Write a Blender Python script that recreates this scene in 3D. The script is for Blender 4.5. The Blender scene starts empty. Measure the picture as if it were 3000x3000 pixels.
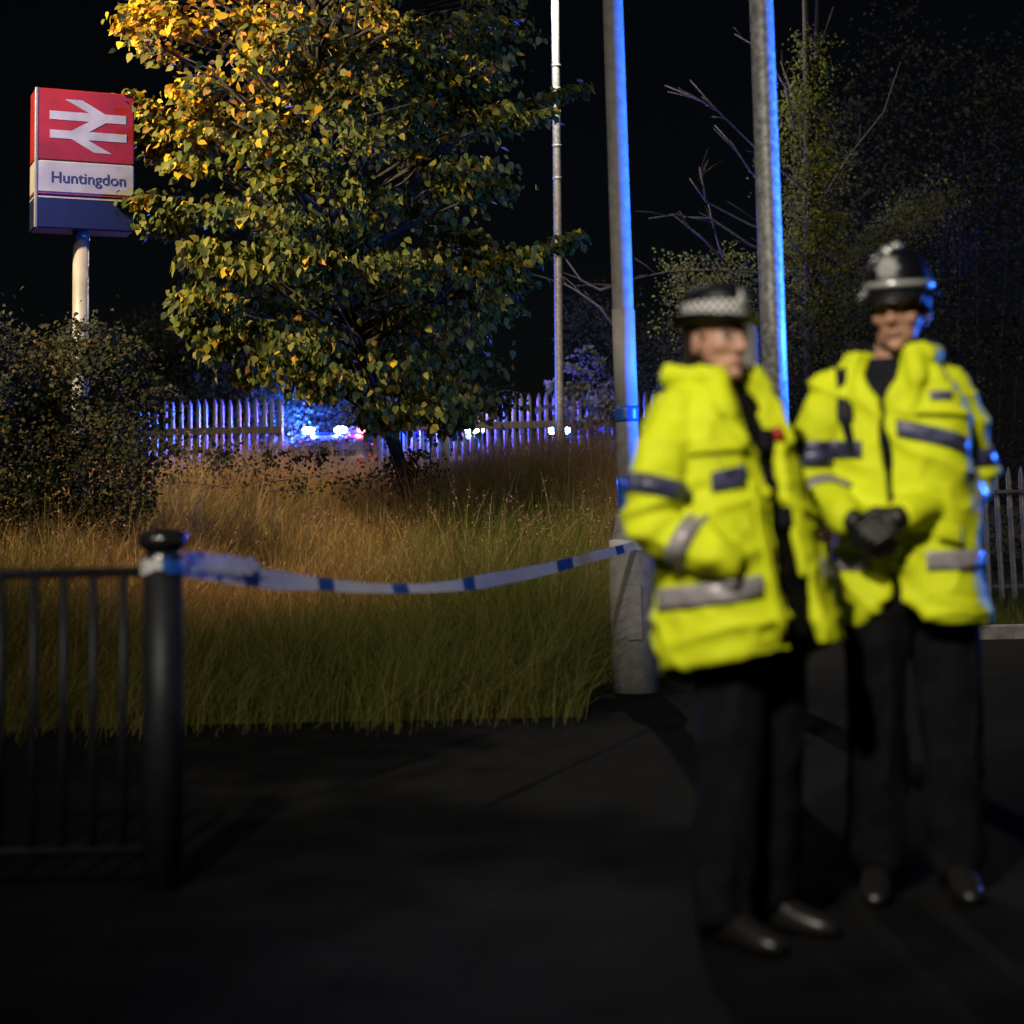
import bpy, bmesh, math, random
import numpy as np
from mathutils import Vector, Matrix
from mathutils.bvhtree import BVHTree

random.seed(7)
RNG = np.random.default_rng(11)
S = bpy.context.scene
COL = S.collection
R = math.radians

# ------------------------------------------------------------------ camera
F_PX, CX, CY, PITCH, ROLL, CAM_Z = 5000.0, 1500.0, 1000.0, math.atan(520 / 5000), 0.020, 1.13
fw = Vector((0, math.cos(PITCH), math.sin(PITCH)))
r0 = Vector((1, 0, 0))
u0 = Vector((0, -math.sin(PITCH), math.cos(PITCH)))
RT = r0 * math.cos(ROLL) - u0 * math.sin(ROLL)
UP = u0 * math.cos(ROLL) + r0 * math.sin(ROLL)
CAM = Vector((0, 0, CAM_Z))
cam_d = bpy.data.cameras.new('camera')
cam = bpy.data.objects.new('camera', cam_d)
COL.objects.link(cam)
cam.matrix_world = Matrix(((RT.x, UP.x, -fw.x, CAM.x), (RT.y, UP.y, -fw.y, CAM.y), (RT.z, UP.z, -fw.z, CAM.z), (0, 0, 0, 1)))
cam_d.sensor_width = 36
cam_d.lens = 36 * F_PX / 3000
cam_d.shift_y = (CY - 1500) / 3000
cam_d.clip_end = 5000
cam_d.dof.use_dof = True
cam_d.dof.focus_distance = 16.0
cam_d.dof.aperture_fstop = 1.6
S.camera = cam


def at(px, py, Y):
    d = fw + RT * ((px - CX) / F_PX) + UP * ((CY - py) / F_PX)
    return CAM + d * (Y / d.y)


# ------------------------------------------------------------------ sky, sun, exposure (night)
W = bpy.data.worlds.new('World')
S.world = W
W.use_nodes = True
nt = W.node_tree
sky = nt.nodes.new('ShaderNodeTexSky')
sky.sky_type = 'NISHITA'
sky.sun_disc = False
sky.sun_elevation = R(28)
sky.sun_rotation = R(215)
nt.links.new(sky.outputs[0], nt.nodes['Background'].inputs[0])
nt.nodes['Background'].inputs[1].default_value = 0.0005
night_fill_d = bpy.data.lights.new('night_fill', 'SUN')  # added soft warm fill from behind the camera, lifts the dark areas
night_fill_d.energy = 0.66
night_fill_d.angle = R(12)
night_fill_d.color = (1, .90, .74)
night_fill = bpy.data.objects.new('night_fill', night_fill_d)
COL.objects.link(night_fill)
night_fill.rotation_euler = (R(58), 0, R(-30))
S.view_settings.view_transform = 'Standard'
S.view_settings.look = 'None'
S.view_settings.exposure = 0
S.view_settings.gamma = 1
S.view_settings.use_curve_mapping = False
S.cycles.use_denoising = True
S.cycles.sample_clamp_indirect = 1.5
S.cycles.caustics_reflective = False
S.cycles.caustics_refractive = False

P_KEY, P_LEFT, P_FAR, P_POLE = 2900, 8500, 2300, 0
P_VAN, P_BEHIND = 14000, 2600


# ------------------------------------------------------------------ helpers
def tag(o, label=None, cat=None, group=None, kind=None):
    for k, v in (('label', label), ('category', cat), ('group', group), ('kind', kind)):
        if v:
            o[k] = v
    return o


def empty(name, loc, rz=0):
    o = bpy.data.objects.new(name, None)
    COL.objects.link(o)
    o.location = loc
    o.rotation_euler = (0, 0, rz)
    return o


def copy_tree(o, parent=None):
    c = o.copy()
    COL.objects.link(c)
    c.parent = parent
    for ch in list(o.children):
        copy_tree(ch, c)
    return c


def vn(p, seed=0):
    """value noise, vectorised, -1..1"""
    p = np.asarray(p, float)
    i = np.floor(p).astype(np.int64)
    f = p - i
    f = f * f * (3 - 2 * f)

    def h(a, b, c):
        n = (a * 374761393 + b * 668265263 + c * 2147483647 + seed * 974711) & 0x7fffffff
        n = (n ^ (n >> 13)) * 1274126177 & 0x7fffffff
        n = (n ^ (n >> 16)) * 668265263 & 0x7fffffff
        return (n & 0xffff) / 32767.5 - 1
    x, y, z = i[..., 0], i[..., 1], i[..., 2]
    fx, fy, fz = f[..., 0], f[..., 1], f[..., 2]
    l = lambda a, b, t: a + (b - a) * t
    return l(l(l(h(x, y, z), h(x + 1, y, z), fx), l(h(x, y + 1, z), h(x + 1, y + 1, z), fx), fy),
             l(l(h(x, y, z + 1), h(x + 1, y, z + 1), fx), l(h(x, y + 1, z + 1), h(x + 1, y + 1, z + 1), fx), fy), fz)


class MB:
    def __init__(s):
        s.v, s.f, s.m = [], [], []

    def add(s, vs, fs, mi=0):
        b = len(s.v)
        s.v += [tuple(v) for v in vs]
        s.f += [tuple(i + b for i in f) for f in fs]
        s.m += [mi] * len(fs)

    def box(s, c, d, rz=0, mi=0, top=1.0):
        c = Vector(c)
        cs, sn = math.cos(rz), math.sin(rz)
        vs = []
        for z in (-.5, .5):
            k = top if z > 0 else 1
            for x, y in ((-.5, -.5), (.5, -.5), (.5, .5), (-.5, .5)):
                X, Y = x * d[0] * k, y * d[1] * k
                vs.append((c.x + X * cs - Y * sn, c.y + X * sn + Y * cs, c.z + z * d[2]))
        s.add(vs, [(3, 2, 1, 0), (4, 5, 6, 7), (0, 1, 5, 4), (1, 2, 6, 5), (2, 3, 7, 6), (3, 0, 4, 7)], mi)

    def bbox(s, c, d, bev=.01, rz=0, mi=0):
        """bevelled box (chamfered in plan and at top/bottom)"""
        c = Vector(c)
        cs, sn = math.cos(rz), math.sin(rz)
        hx, hy, hz = d[0] / 2, d[1] / 2, d[2] / 2
        rings = []
        for z, k in ((-hz, bev), (-hz + bev, 0), (hz - bev, 0), (hz, bev)):
            x, y = hx - k, hy - k
            b = bev
            pts = [(-x + b, -y), (x - b, -y), (x, -y + b), (x, y - b), (x - b, y), (-x + b, y), (-x, y - b), (-x, -y + b)]
            rings.append([(c.x + px * cs - py * sn, c.y + px * sn + py * cs, c.z + z) for px, py in pts])
        s.loft(rings, mi)

    def loft(s, rings, mi=0, cap=True, closed=True):
        n = len(rings[0])
        vs = [p for r in rings for p in r]
        fs = []
        for i in range(len(rings) - 1):
            for j in range(n if closed else n - 1):
                k = (j + 1) % n
                fs.append((i * n + j, i * n + k, (i + 1) * n + k, (i + 1) * n + j))
        if cap:
            fs.append(tuple(range(n - 1, -1, -1)))
            fs.append(tuple((len(rings) - 1) * n + j for j in range(n)))
        s.add(vs, fs, mi)

    def tube(s, pts, rad, n=8, mi=0, dome=False):
        pts = [Vector(p) for p in pts]
        if isinstance(rad, (int, float)):
            rad = [rad] * len(pts)
        rad = list(rad)
        if dome:
            d0 = (pts[0] - pts[1]).normalized()
            d1 = (pts[-1] - pts[-2]).normalized()
            P, Q = list(pts), list(rad)
            for k, a in ((.5, .87), (.85, .52), (1, .08)):
                P.insert(0, pts[0] + d0 * rad[0] * k); Q.insert(0, rad[0] * a)
                P.append(pts[-1] + d1 * rad[-1] * k); Q.append(rad[-1] * a)
            pts, rad = P, Q
        rings = []
        ref = None
        for i, p in enumerate(pts):
            t = (pts[min(i + 1, len(pts) - 1)] - pts[max(i - 1, 0)]).normalized()
            if ref is None:
                ref = t.orthogonal().normalized()
            ref = (ref - t * ref.dot(t)).normalized()
            b = t.cross(ref)
            rings.append([p + (ref * math.cos(2 * math.pi * j / n) + b * math.sin(2 * math.pi * j / n)) * rad[i] for j in range(n)])
        s.loft(rings, mi)

    def ell(s, c, r, rot=None, n=16, m=10, mi=0):
        M = rot.to_3x3() if rot else Matrix.Identity(3)
        c = Vector(c)
        rings = []
        for i in range(m + 1):
            a = math.pi * i / m
            a = min(max(a, .03), math.pi - .03)
            rings.append([c + M @ Vector((r[0] * math.sin(a) * math.cos(2 * math.pi * j / n), r[1] * math.sin(a) * math.sin(2 * math.pi * j / n), -r[2] * math.cos(a))) for j in range(n)])
        s.loft(rings, mi)

    def lathe(s, c, prof, n=24, sx=1, sy=1, mi=0, cap=True):
        c = Vector(c)
        s.loft([[c + Vector((r * sx * math.cos(2 * math.pi * j / n), r * sy * math.sin(2 * math.pi * j / n), z)) for j in range(n)] for r, z in prof], mi, cap)

    def build(s, name, mats, parent=None, smooth=False):
        me = bpy.data.meshes.new(name)
        me.from_pydata(s.v, [], s.f)
        for m in (mats if isinstance(mats, (list, tuple)) else [mats]):
            me.materials.append(m)
        if any(s.m):
            me.polygons.foreach_set('material_index', s.m)
        if smooth:
            me.polygons.foreach_set('use_smooth', [True] * len(me.polygons))
        me.update()
        o = bpy.data.objects.new(name, me)
        COL.objects.link(o)
        o.parent = parent
        return o


def fix_normals(o):
    bm = bmesh.new()
    bm.from_mesh(o.data)
    bmesh.ops.recalc_face_normals(bm, faces=bm.faces)
    bm.to_mesh(o.data)
    bm.free()
    return o


def remesh(mb, name, mat, parent, voxel, smooth_it=6, wrinkle=None):
    o = fix_normals(mb.build(name, mat))
    m = o.modifiers.new('r', 'REMESH'); m.mode = 'VOXEL'; m.voxel_size = voxel
    m = o.modifiers.new('s', 'SMOOTH'); m.iterations = smooth_it; m.factor = .5
    dg = bpy.context.evaluated_depsgraph_get()
    me = bpy.data.meshes.new_from_object(o.evaluated_get(dg))
    me.name = name
    o.modifiers.clear()
    old = o.data
    o.data = me
    bpy.data.meshes.remove(old)
    if not me.materials:
        me.materials.append(mat)
    n = len(me.vertices)
    if wrinkle:
        co = np.empty(n * 3); me.vertices.foreach_get('co', co); co = co.reshape(-1, 3)
        no = np.empty(n * 3); me.vertices.foreach_get('normal', no); no = no.reshape(-1, 3)
        co = co + no * wrinkle(co)[:, None]
        me.vertices.foreach_set('co', co.ravel())
    me.polygons.foreach_set('use_smooth', [True] * len(me.polygons))
    me.update()
    o.parent = parent
    return o


def raw_mesh(name, V, quads, tris, mat, parent=None, col=None, smooth=True):
    """vectorised mesh: V (n,3); quads (q,4); tris (t,3)"""
    me = bpy.data.meshes.new(name)
    nq, ntr = len(quads), len(tris)
    me.vertices.add(len(V))
    me.vertices.foreach_set('co', np.asarray(V, np.float32).ravel())
    loops = np.concatenate([np.asarray(quads, np.int32).ravel(), np.asarray(tris, np.int32).ravel()]).astype(np.int32)
    me.loops.add(len(loops))
    me.loops.foreach_set('vertex_index', loops)
    me.polygons.add(nq + ntr)
    st = np.concatenate([np.arange(nq) * 4, nq * 4 + np.arange(ntr) * 3]).astype(np.int32)
    me.polygons.foreach_set('loop_start', st)
    if smooth:
        me.polygons.foreach_set('use_smooth', np.ones(nq + ntr, bool))
    me.update(calc_edges=True)
    if col is not None:
        a = me.color_attributes.new('Col', 'FLOAT_COLOR', 'POINT')
        c4 = np.ones((len(V), 4), np.float32); c4[:, :3] = col
        a.data.foreach_set('color', c4.ravel())
    me.materials.append(mat)
    o = bpy.data.objects.new(name, me)
    COL.objects.link(o)
    o.parent = parent
    return o


# ------------------------------------------------------------------ materials
def mat(name, col, rough=.6, metal=0, var=.15, scale=8, bump=0, bscale=60, emit=None, estr=0, coat=0, col2=None, spec=.5):
    m = bpy.data.materials.new(name)
    m.use_nodes = True
    n, l = m.node_tree.nodes, m.node_tree.links
    b = n['Principled BSDF']
    b.inputs['Roughness'].default_value = rough
    b.inputs['Metallic'].default_value = metal
    b.inputs['Specular IOR Level'].default_value = spec
    b.inputs['Coat Weight'].default_value = coat
    tc = n.new('ShaderNodeTexCoord')
    nz = n.new('ShaderNodeTexNoise'); nz.inputs['Scale'].default_value = scale; nz.inputs['Detail'].default_value = 6
    l.new(tc.outputs['Object'], nz.inputs['Vector'])
    rp = n.new('ShaderNodeValToRGB')
    c2 = col2 or [min(1, c * (1 + var)) for c in col]
    rp.color_ramp.elements[0].color = (*[c * (1 - var) for c in col], 1)
    rp.color_ramp.elements[1].color = (*c2, 1)
    rp.color_ramp.elements[0].position = .35
    rp.color_ramp.elements[1].position = .68
    l.new(nz.outputs['Fac'], rp.inputs['Fac'])
    l.new(rp.outputs[0], b.inputs['Base Color'])
    if bump:
        nb = n.new('ShaderNodeTexNoise'); nb.inputs['Scale'].default_value = bscale; nb.inputs['Detail'].default_value = 4
        l.new(tc.outputs['Object'], nb.inputs['Vector'])
        bp = n.new('ShaderNodeBump'); bp.inputs['Strength'].default_value = bump; bp.inputs['Distance'].default_value = .01
        l.new(nb.outputs['Fac'], bp.inputs['Height'])
        l.new(bp.outputs[0], b.inputs['Normal'])
    if emit:
        b.inputs['Emission Color'].default_value = (*emit, 1)
        b.inputs['Emission Strength'].default_value = estr
    return m


def leaf_mat(name, trans=.35, rough=.55):
    m = bpy.data.materials.new(name)
    m.use_nodes = True
    n, l = m.node_tree.nodes, m.node_tree.links
    b = n['Principled BSDF']
    b.inputs['Roughness'].default_value = rough
    b.inputs['Specular IOR Level'].default_value = .12
    a = n.new('ShaderNodeAttribute'); a.attribute_name = 'Col'
    l.new(a.outputs['Color'], b.inputs['Base Color'])
    t = n.new('ShaderNodeBsdfTranslucent')
    l.new(a.outputs['Color'], t.inputs['Color'])
    mx = n.new('ShaderNodeMixShader'); mx.inputs[0].default_value = trans
    l.new(b.outputs[0], mx.inputs[1]); l.new(t.outputs[0], mx.inputs[2])
    l.new(mx.outputs[0], n['Material Output'].inputs['Surface'])
    return m


def tape_mat(name, col, tr=.5):
    m = mat(name, col, .35, var=.12, scale=12)
    n, l = m.node_tree.nodes, m.node_tree.links
    t = n.new('ShaderNodeBsdfTranslucent'); t.inputs['Color'].default_value = (*col, 1)
    mx = n.new('ShaderNodeMixShader'); mx.inputs[0].default_value = tr
    l.new(n['Principled BSDF'].outputs[0], mx.inputs[1]); l.new(t.outputs[0], mx.inputs[2])
    l.new(mx.outputs[0], n['Material Output'].inputs['Surface'])
    return m


M = dict(
    asphalt=mat('asphalt', (.007, .007, .0075), .9, var=.35, scale=3, bump=.5, bscale=220, spec=.06),
    soil=mat('soil', (.03, .024, .014), .95, var=.4, scale=2, bump=.6, bscale=30),
    kerb=mat('kerb_concrete', (.17, .16, .15), .85, var=.3, scale=9, bump=.3, bscale=90),
    galv=mat('galvanised_steel', (.27, .265, .255), .5, .2, var=.4, scale=26, bump=.12, bscale=70),
    concrete=mat('grey_paint', (.21, .20, .19), .65, var=.2, scale=14, bump=.12, bscale=60),
    pale=mat('pale_label', (.33, .31, .30), .6, var=.12, scale=10, bump=.05),
    bluetape=mat('blue_plastic', (.014, .075, .33), .4, var=.2, scale=20),
    whitetape=tape_mat('white_plastic', (.92, .92, .94), .38),
    blackpaint=mat('black_gloss_paint', (.012, .012, .014), .18, var=.3, scale=20, coat=.5),
    darkpaint=mat('dark_paint', (.010, .011, .014), .5, var=.3, scale=20, spec=.3),
    signred=mat('sign_red', (.13, .006, .007), .4, var=.22, scale=3),
    signwhite=mat('sign_white', (.17, .16, .15), .45, var=.16, scale=5),
    signblue=mat('sign_navy', (.0025, .005, .024), .4, var=.15, scale=5),
    signdark=mat('sign_lettering', (.008, .009, .035), .5),
    signtrim=mat('sign_trim', (.13, .12, .12), .4, .4),
    fence=mat('palisade_steel', (.20, .20, .205), .5, .25, var=.3, scale=10, bump=.1),
    rail=mat('rust_rail', (.07, .055, .045), .7, .1, var=.4, scale=14),
    bark=mat('bark', (.03, .023, .017), .9, var=.5, scale=22, bump=.8, bscale=50),
    twig=mat('pale_twig', (.10, .085, .062), .85, var=.4, scale=30),
    leaf=leaf_mat('leaf', .38),
    shrubleaf=leaf_mat('shrub_leaf', .42, .8),
    grass=leaf_mat('grass_blade', .25, .6),
    hivis=mat('hi_vis_yellow', (.66, .73, .014), .7, var=.06, scale=5, bump=.2, bscale=45, spec=.2),
    hivis_in=mat('jacket_lining', (.03, .035, .015), .8, var=.3),
    reflect=mat('silver_reflective_tape', (.34, .31, .33), .38, .2, var=.12, scale=30),
    navyband=mat('navy_reflective_tape', (.03, .032, .085), .35, .1, var=.4, scale=26, col2=(.11, .11, .2)),
    navy=mat('navy_cloth', (.008, .009, .015), .85, var=.3, scale=20, bump=.2, bscale=160, spec=.15),
    black=mat('black_cloth', (.006, .006, .007), .9, var=.3, scale=20, bump=.3, bscale=160, spec=.1),
    glove=mat('black_leather', (.007, .0065, .0065), .45, var=.3, scale=30, bump=.2, bscale=120),
    felt=mat('black_felt', (.004, .004, .007), .42, var=.3, scale=40, bump=.2, bscale=300, spec=.3),
    skin=mat('skin', (.47, .25, .17), .5, var=.08, scale=14, bump=.05, bscale=120),
    lip=mat('lips', (.42, .19, .14), .45),
    hair=mat('dark_hair', (.022, .013, .009), .5, var=.4, scale=60),
    eye=mat('eye_white', (.12, .10, .09), .2, var=.03),
    iris=mat('iris', (.03, .025, .02), .15),
    silver=mat('silver_badge', (.60, .60, .57), .25, .45, var=.1, scale=40),
    checkwhite=mat('check_white', (.75, .72, .70), .6, var=.05),
    red=mat('red_enamel', (.35, .01, .012), .4),
    boot=mat('boot_leather', (.012, .011, .011), .35, var=.2),
    carwhite=mat('car_silver', (.07, .07, .075), .3, var=.04, coat=.6),
    carglass=mat('car_glass', (.01, .012, .015), .06, var=.05),
    tyre=mat('tyre', (.015, .015, .015), .85),
    rim=mat('alloy_rim', (.3, .3, .31), .35, .8),
    bluecar=mat('car_blue_block', (.01, .05, .3), .3),
    yellowcar=mat('car_yellow_block', (.65, .6, .01), .3),
    blueon=mat('blue_beacon_lit', (.1, .2, .6), .2, emit=(.16, .30, 1), estr=300),
    blueoff=mat('blue_beacon', (.01, .04, .35), .1),
    redon=mat('red_lamp_lit', (.5, .02, .03), .2, emit=(1, .02, .06), estr=150),
    lens=mat('lit_lantern_lens', (.8, .75, .65), .3, emit=(1, .86, .62), estr=14),
)


def lamp(name, loc, power, col, radius=.08, kind='POINT', parent=None, aim=None, spot=150, blend=.6):
    d = bpy.data.lights.new(name, kind)
    d.energy = power
    d.color = col
    d.shadow_soft_size = radius
    if kind == 'SPOT':
        d.spot_size = R(spot); d.spot_blend = blend
    o = bpy.data.objects.new(name, d)
    COL.objects.link(o)
    o.location = loc
    o.parent = parent
    if aim is not None:
        o.rotation_euler = (Vector(aim) - Vector(loc)).to_track_quat('-Z', 'Y').to_euler()
    return o


# ------------------------------------------------------------------ ground
def sstep(a, b, x):
    t = np.clip((x - a) / (b - a), 0, 1)
    return t * t * (3 - 2 * t)


def hgt(x, y):
    x, y = np.asarray(x, float), np.asarray(y, float)
    side = 1 - sstep(1.6, 4.2, x) * (1 - sstep(24, 30, y))
    h = 1.25 * sstep(13, 26, y) * side
    h = h + .40 * sstep(2.0, 3.4, -x) * sstep(11, 15, y) * (1 - sstep(19, 26, y))
    h = h + .72 * np.exp(-((x - .3) / 1.9) ** 2 - ((y - 19.5) / 3.4) ** 2) * (1 - .6 * sstep(1.2, 3, x))
    return h


def ground():
    xs = np.unique(np.concatenate([np.linspace(-2000, -40, 12), np.linspace(-40, -12, 15), np.linspace(-12, 12, 81), np.linspace(12, 40, 15), np.linspace(40, 2000, 12)]))
    ys = np.unique(np.concatenate([np.linspace(-300, -10, 8), np.linspace(-10, 8, 10), np.linspace(8, 40, 97), np.linspace(40, 120, 20), np.linspace(120, 3500, 14)]))
    X, Y = np.meshgrid(xs, ys)
    n = vn(np.stack([X * 1.3, Y * 1.3, 0 * X], -1)) * .05
    Z = hgt(X, Y) + n - .07
    asph = ((X < 1.05) & (Y < 10.2)) | ((X >= .42) & (Y < 12.0)) | ((X >= 1.0) & (Y < 15.9))
    Z = np.where(asph, -.12, Z)
    V = np.stack([X, Y, Z], -1).reshape(-1, 3)
    nx, ny = len(xs), len(ys)
    i = (np.arange(ny - 1)[:, None] * nx + np.arange(nx - 1)[None]).ravel()
    q = np.stack([i, i + 1, i + nx + 1, i + nx], -1)
    o = raw_mesh('ground', V, q, np.zeros((0, 3), int), M['soil'])
    tag(o, kind='structure')
    b = MB()
    b.box((-14.5, -4.85, -.10), (31, 29.5, .2))       # left of the column, up to the verge
    b.box((16, -2.2, -.10), (30, 34.6, .2))
    b.box((.70, 10.95, -.104), (.60, 2.1, .2))        # notch of paving at the foot of the column       # right, up to the far kerb
    tag(b.build('pavement', M['asphalt']), kind='structure')
    kb = MB()
    kb.bbox((0, 0, 0), (.905, .125, .26), .012)
    k = None
    root = tag(empty('kerb', (0, 0, 0)), kind='structure')

    def stone(x, y, rz):
        nonlocal k
        if k is None:
            k = kb.build('kerbstone', M['kerb'], root)
            o = k
        else:
            o = k.copy(); COL.objects.link(o)
        o.location = (x, y, -.01 + random.uniform(-.004, .004))
        o.rotation_euler = (0, 0, rz)
    for i in range(12):
        stone(1.6 + i * .915, 15.17, random.uniform(-.004, .004))


ground()


# ------------------------------------------------------------------ officers
def superpt(th, a, b, e=.8):
    s, c = math.sin(th), math.cos(th)
    return a * math.copysign(abs(s) ** e, s), -b * math.copysign(abs(c) ** e, c)


def ring_interp(rings, z):
    if z <= rings[0][0]:
        return rings[0]
    for r, q in zip(rings, rings[1:]):
        if z <= q[0]:
            t = (z - r[0]) / (q[0] - r[0])
            return tuple(x + (y - x) * t for x, y in zip(r, q))
    return rings[-1]


def tpoint(rings, yaw, th, z, off=0):
    _, cx, cy, a, b = ring_interp(rings, z)
    x, y = superpt(th, a + off, b + off)
    c, s = math.cos(yaw), math.sin(yaw)
    return Vector((cx + x * c - y * s, cy + x * s + y * c, z))


def torso_shell(mb, rings, yaw, gap, hem, thick=.03, n=72, levels=26):
    """open-front shell; gap(z) half-angle of the opening; hem(th) bottom height"""
    top = rings[-1][0]
    outer, inner = [], []
    for i in range(levels):
        ro, ri = [], []
        for j in range(n):
            u = j / (n - 1)
            zt = i / (levels - 1)
            th0 = -math.pi + 2 * math.pi * u
            zz = hem(th0 + math.pi) + (top - hem(th0 + math.pi)) * zt
            g = gap(zz)
            th = g + (2 * math.pi - 2 * g) * u
            zz = hem(th) + (top - hem(th)) * zt
            ro.append(tpoint(rings, yaw, th, zz))
            ri.append(tpoint(rings, yaw, th, zz, -thick))
        outer.append(ro); inner.append(ri)
    vs, fs = [], []
    for L in (outer, inner):
        for r in L:
            vs += r
    o2 = levels * n
    for i in range(levels - 1):
        for j in range(n - 1):
            a = i * n + j
            fs.append((a, a + 1, a + n + 1, a + n))
            fs.append((o2 + a, o2 + a + n, o2 + a + n + 1, o2 + a + 1))
        for j in (0, n - 1):
            a = i * n + j
            fs.append((a, a + n, o2 + a + n, o2 + a))
    for i in (0, levels - 1):
        for j in range(n - 1):
            a = i * n + j
            fs.append((a, a + 1, o2 + a + 1, o2 + a))
    mb.add(vs, fs)


def hand(mb, wrist, d, nrm, side, curl=.5, k=1.0):
    """five separate fingers; d = direction wrist->knuckles, nrm = back-of-hand normal, side = +1 thumb on +cross side"""
    d = Vector(d).normalized()
    nrm = (Vector(nrm) - d * Vector(nrm).dot(d)).normalized()
    s = d.cross(nrm) * side
    w = Vector(wrist)
    for i, (off, L) in enumerate(((.030, .040), (.010, .045), (-.010, .042), (-.029, .033))):
        kn = w + d * (.085 - .004 * i) + s * off
        mb.tube([w + s * off * .55 + d * .0, w + d * .045 + s * off * .85, kn], [.013 * k, .0135 * k, .0105 * k], 8, dome=True)
        a = curl * .75
        p, dirv = kn, d
        pts, rr = [kn - d * .012], [.0105 * k]
        for seg in (1, .68, .55):
            dirv = (Matrix.Rotation(a, 3, (d.cross(nrm)).normalized() * -1) @ dirv).normalized()
            pts.append(p.copy()); rr.append(.0098 * k)
            p = p + dirv * L * seg
            a = curl * .95
        pts.append(p); rr.append(.0078 * k)
        mb.tube(pts, rr, 8, dome=True)
    t0 = w + s * .022 + d * .02
    t1 = w + s * .050 + d * .052 - nrm * .012
    t2 = w + s * .052 + d * .085 - nrm * .026
    mb.tube([t0, t1, t2, t2 + d * .022 - nrm * .010 - s * .006], [.014 * k, .0125 * k, .0105 * k, .0085 * k], 8, dome=True)


def head_prims(mb, c, yaw, pitch=0, female=False, k=1.0):
    """c = head centre (eye level, mid skull); returns frame fn local->body"""
    Rm = Matrix.Rotation(yaw, 3, 'Z') @ Matrix.Rotation(pitch, 3, 'X')
    T = lambda x, y, z: Vector(c) + Rm @ Vector((x, y, z)) * k
    rot = Rm.to_4x4()
    w = .95 if female else 1.0
    E = lambda p, r, m=rot: mb.ell(T(*p), [q * k for q in r], m, 20, 14)
    E((0, .012, .045), (.075 * w, .095, .078))            # cranium
    E((0, -.012, -.005), (.064 * w, .076, .075))          # face mass
    E((0, -.022, -.060), (.050 * w, .058, .045))          # jaw
    E((0, -.068, -.092), (.022 * w, .017, .017))          # chin
    E((.043 * w, -.052, -.018), (.020, .020, .018)); E((-.043 * w, -.052, -.018), (.020, .020, .018))   # cheekbones
    E((0, -.074, .026), (.050 * w, .016, .011))           # brow ridge
    mb.tube([T(0, -.081, .018), T(0, -.094, -.008), T(0, -.101, -.024)], [.008, .010, .0125], 10, dome=True)   # nose
    E((.011, -.090, -.028), (.008, .009, .007)); E((-.011, -.090, -.028), (.008, .009, .007))
    E((0, -.082, -.055), (.022, .009, .006)); E((0, -.080, -.065), (.019, .010, .006))
    for s in (-1, 1):                                     # ears
        mb.ell(T(s * .076 * w, .012, -.008), (.009, .020, .031), (Rm @ Matrix.Rotation(s * R(14), 3, 'Z')).to_4x4(), 14, 10)
    return T, Rm


def face_parts(root, T, Rm, body):
    e = MB(); i = MB(); b = MB(); l = MB()
    out = []
    for s in (-1, 1):
        e = MB(); e.ell(T(s * .031, -.069, .006), (.0125, .0115, .0105), None, 14, 10)
        eo = e.build('eye', M['eye'], root, True)
        i = MB(); i.ell(T(s * .031 - .001, -.0792, .006), (.0055, .0030, .0055), Rm.to_4x4(), 12, 8)
        i.build('iris', M['iris'], eo, True)
        b.tube([T(s * .012, -.089, .027), T(s * .032, -.088, .033), T(s * .052, -.074, .026)], [.0038, .0045, .003], 8, dome=True)
    b.build('eyebrows', M['hair'], root, True)
    l.tube([T(-.021, -.082, -.058), T(-.008, -.0905, -.0565), T(0, -.0905, -.058), T(.008, -.0905, -.0565), T(.021, -.082, -.058)], [.002, .0042, .0036, .0042, .002], 8, dome=True)
    l.tube([T(-.019, -.081, -.062), T(0, -.0905, -.066), T(.019, -.081, -.062)], [.002, .0055, .002], 8, dome=True)
    l.build('lips', M['lip'], root, True)


def limb_chain(mb, pts, rad, n=14, dome=True):
    """smooth subdivided chain"""
    P = [Vector(p) for p in pts]
    out, rr = [], []
    for i in range(len(P) - 1):
        p0, p1, p2, p3 = P[max(i - 1, 0)], P[i], P[i + 1], P[min(i + 2, len(P) - 1)]
        for k in range(5):
            t = k / 5
            out.append(.5 * ((2 * p1) + (p2 - p0) * t + (2 * p0 - 5 * p1 + 4 * p2 - p3) * t * t + (3 * p1 - p0 - 3 * p2 + p3) * t ** 3))
            rr.append(rad[i] + (rad[i + 1] - rad[i]) * t)
    out.append(P[-1]); rr.append(rad[-1])
    mb.tube(out, rr, n, dome=dome)
    return out, rr


def wrinkler(seed, elbows, amp=1.0):
    def f(co):
        a = vn(co * np.array([6, 6, 9.0]), seed) * .011
        b = (1 - np.abs(vn(co * np.array([11, 11, 17.0]) + 5, seed + 1))) ** 3 * .012
        c = vn(co * np.array([22, 22, 30.0]), seed + 2) * .0025
        d = a + b * .7 + c
        for (e, ax) in elbows:
            q = co - np.array(e)
            dist = np.linalg.norm(q, axis=1)
            s = q @ np.array(ax)
            warp = vn(co * 9, seed + 3) * 1.6
            d = d + np.exp(-(dist / .12) ** 2) * .0065 * np.sin(s * 95 + warp * 2.6)
        d = d * amp
        u = co @ np.array([.5, .35, .8])
        e_ = vn(np.stack([co[:, 0] * 4 + co[:, 2] * 3.2, co[:, 1] * 4 - co[:, 2] * 2.5, co[:, 2] * 6.5], -1) + vn(co * 5, seed + 8)[:, None] * .5, seed + 6)
        d = d + ((1 - np.abs(e_)) ** 5 * .019 - .004) * amp
        return d
    return f


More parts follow.
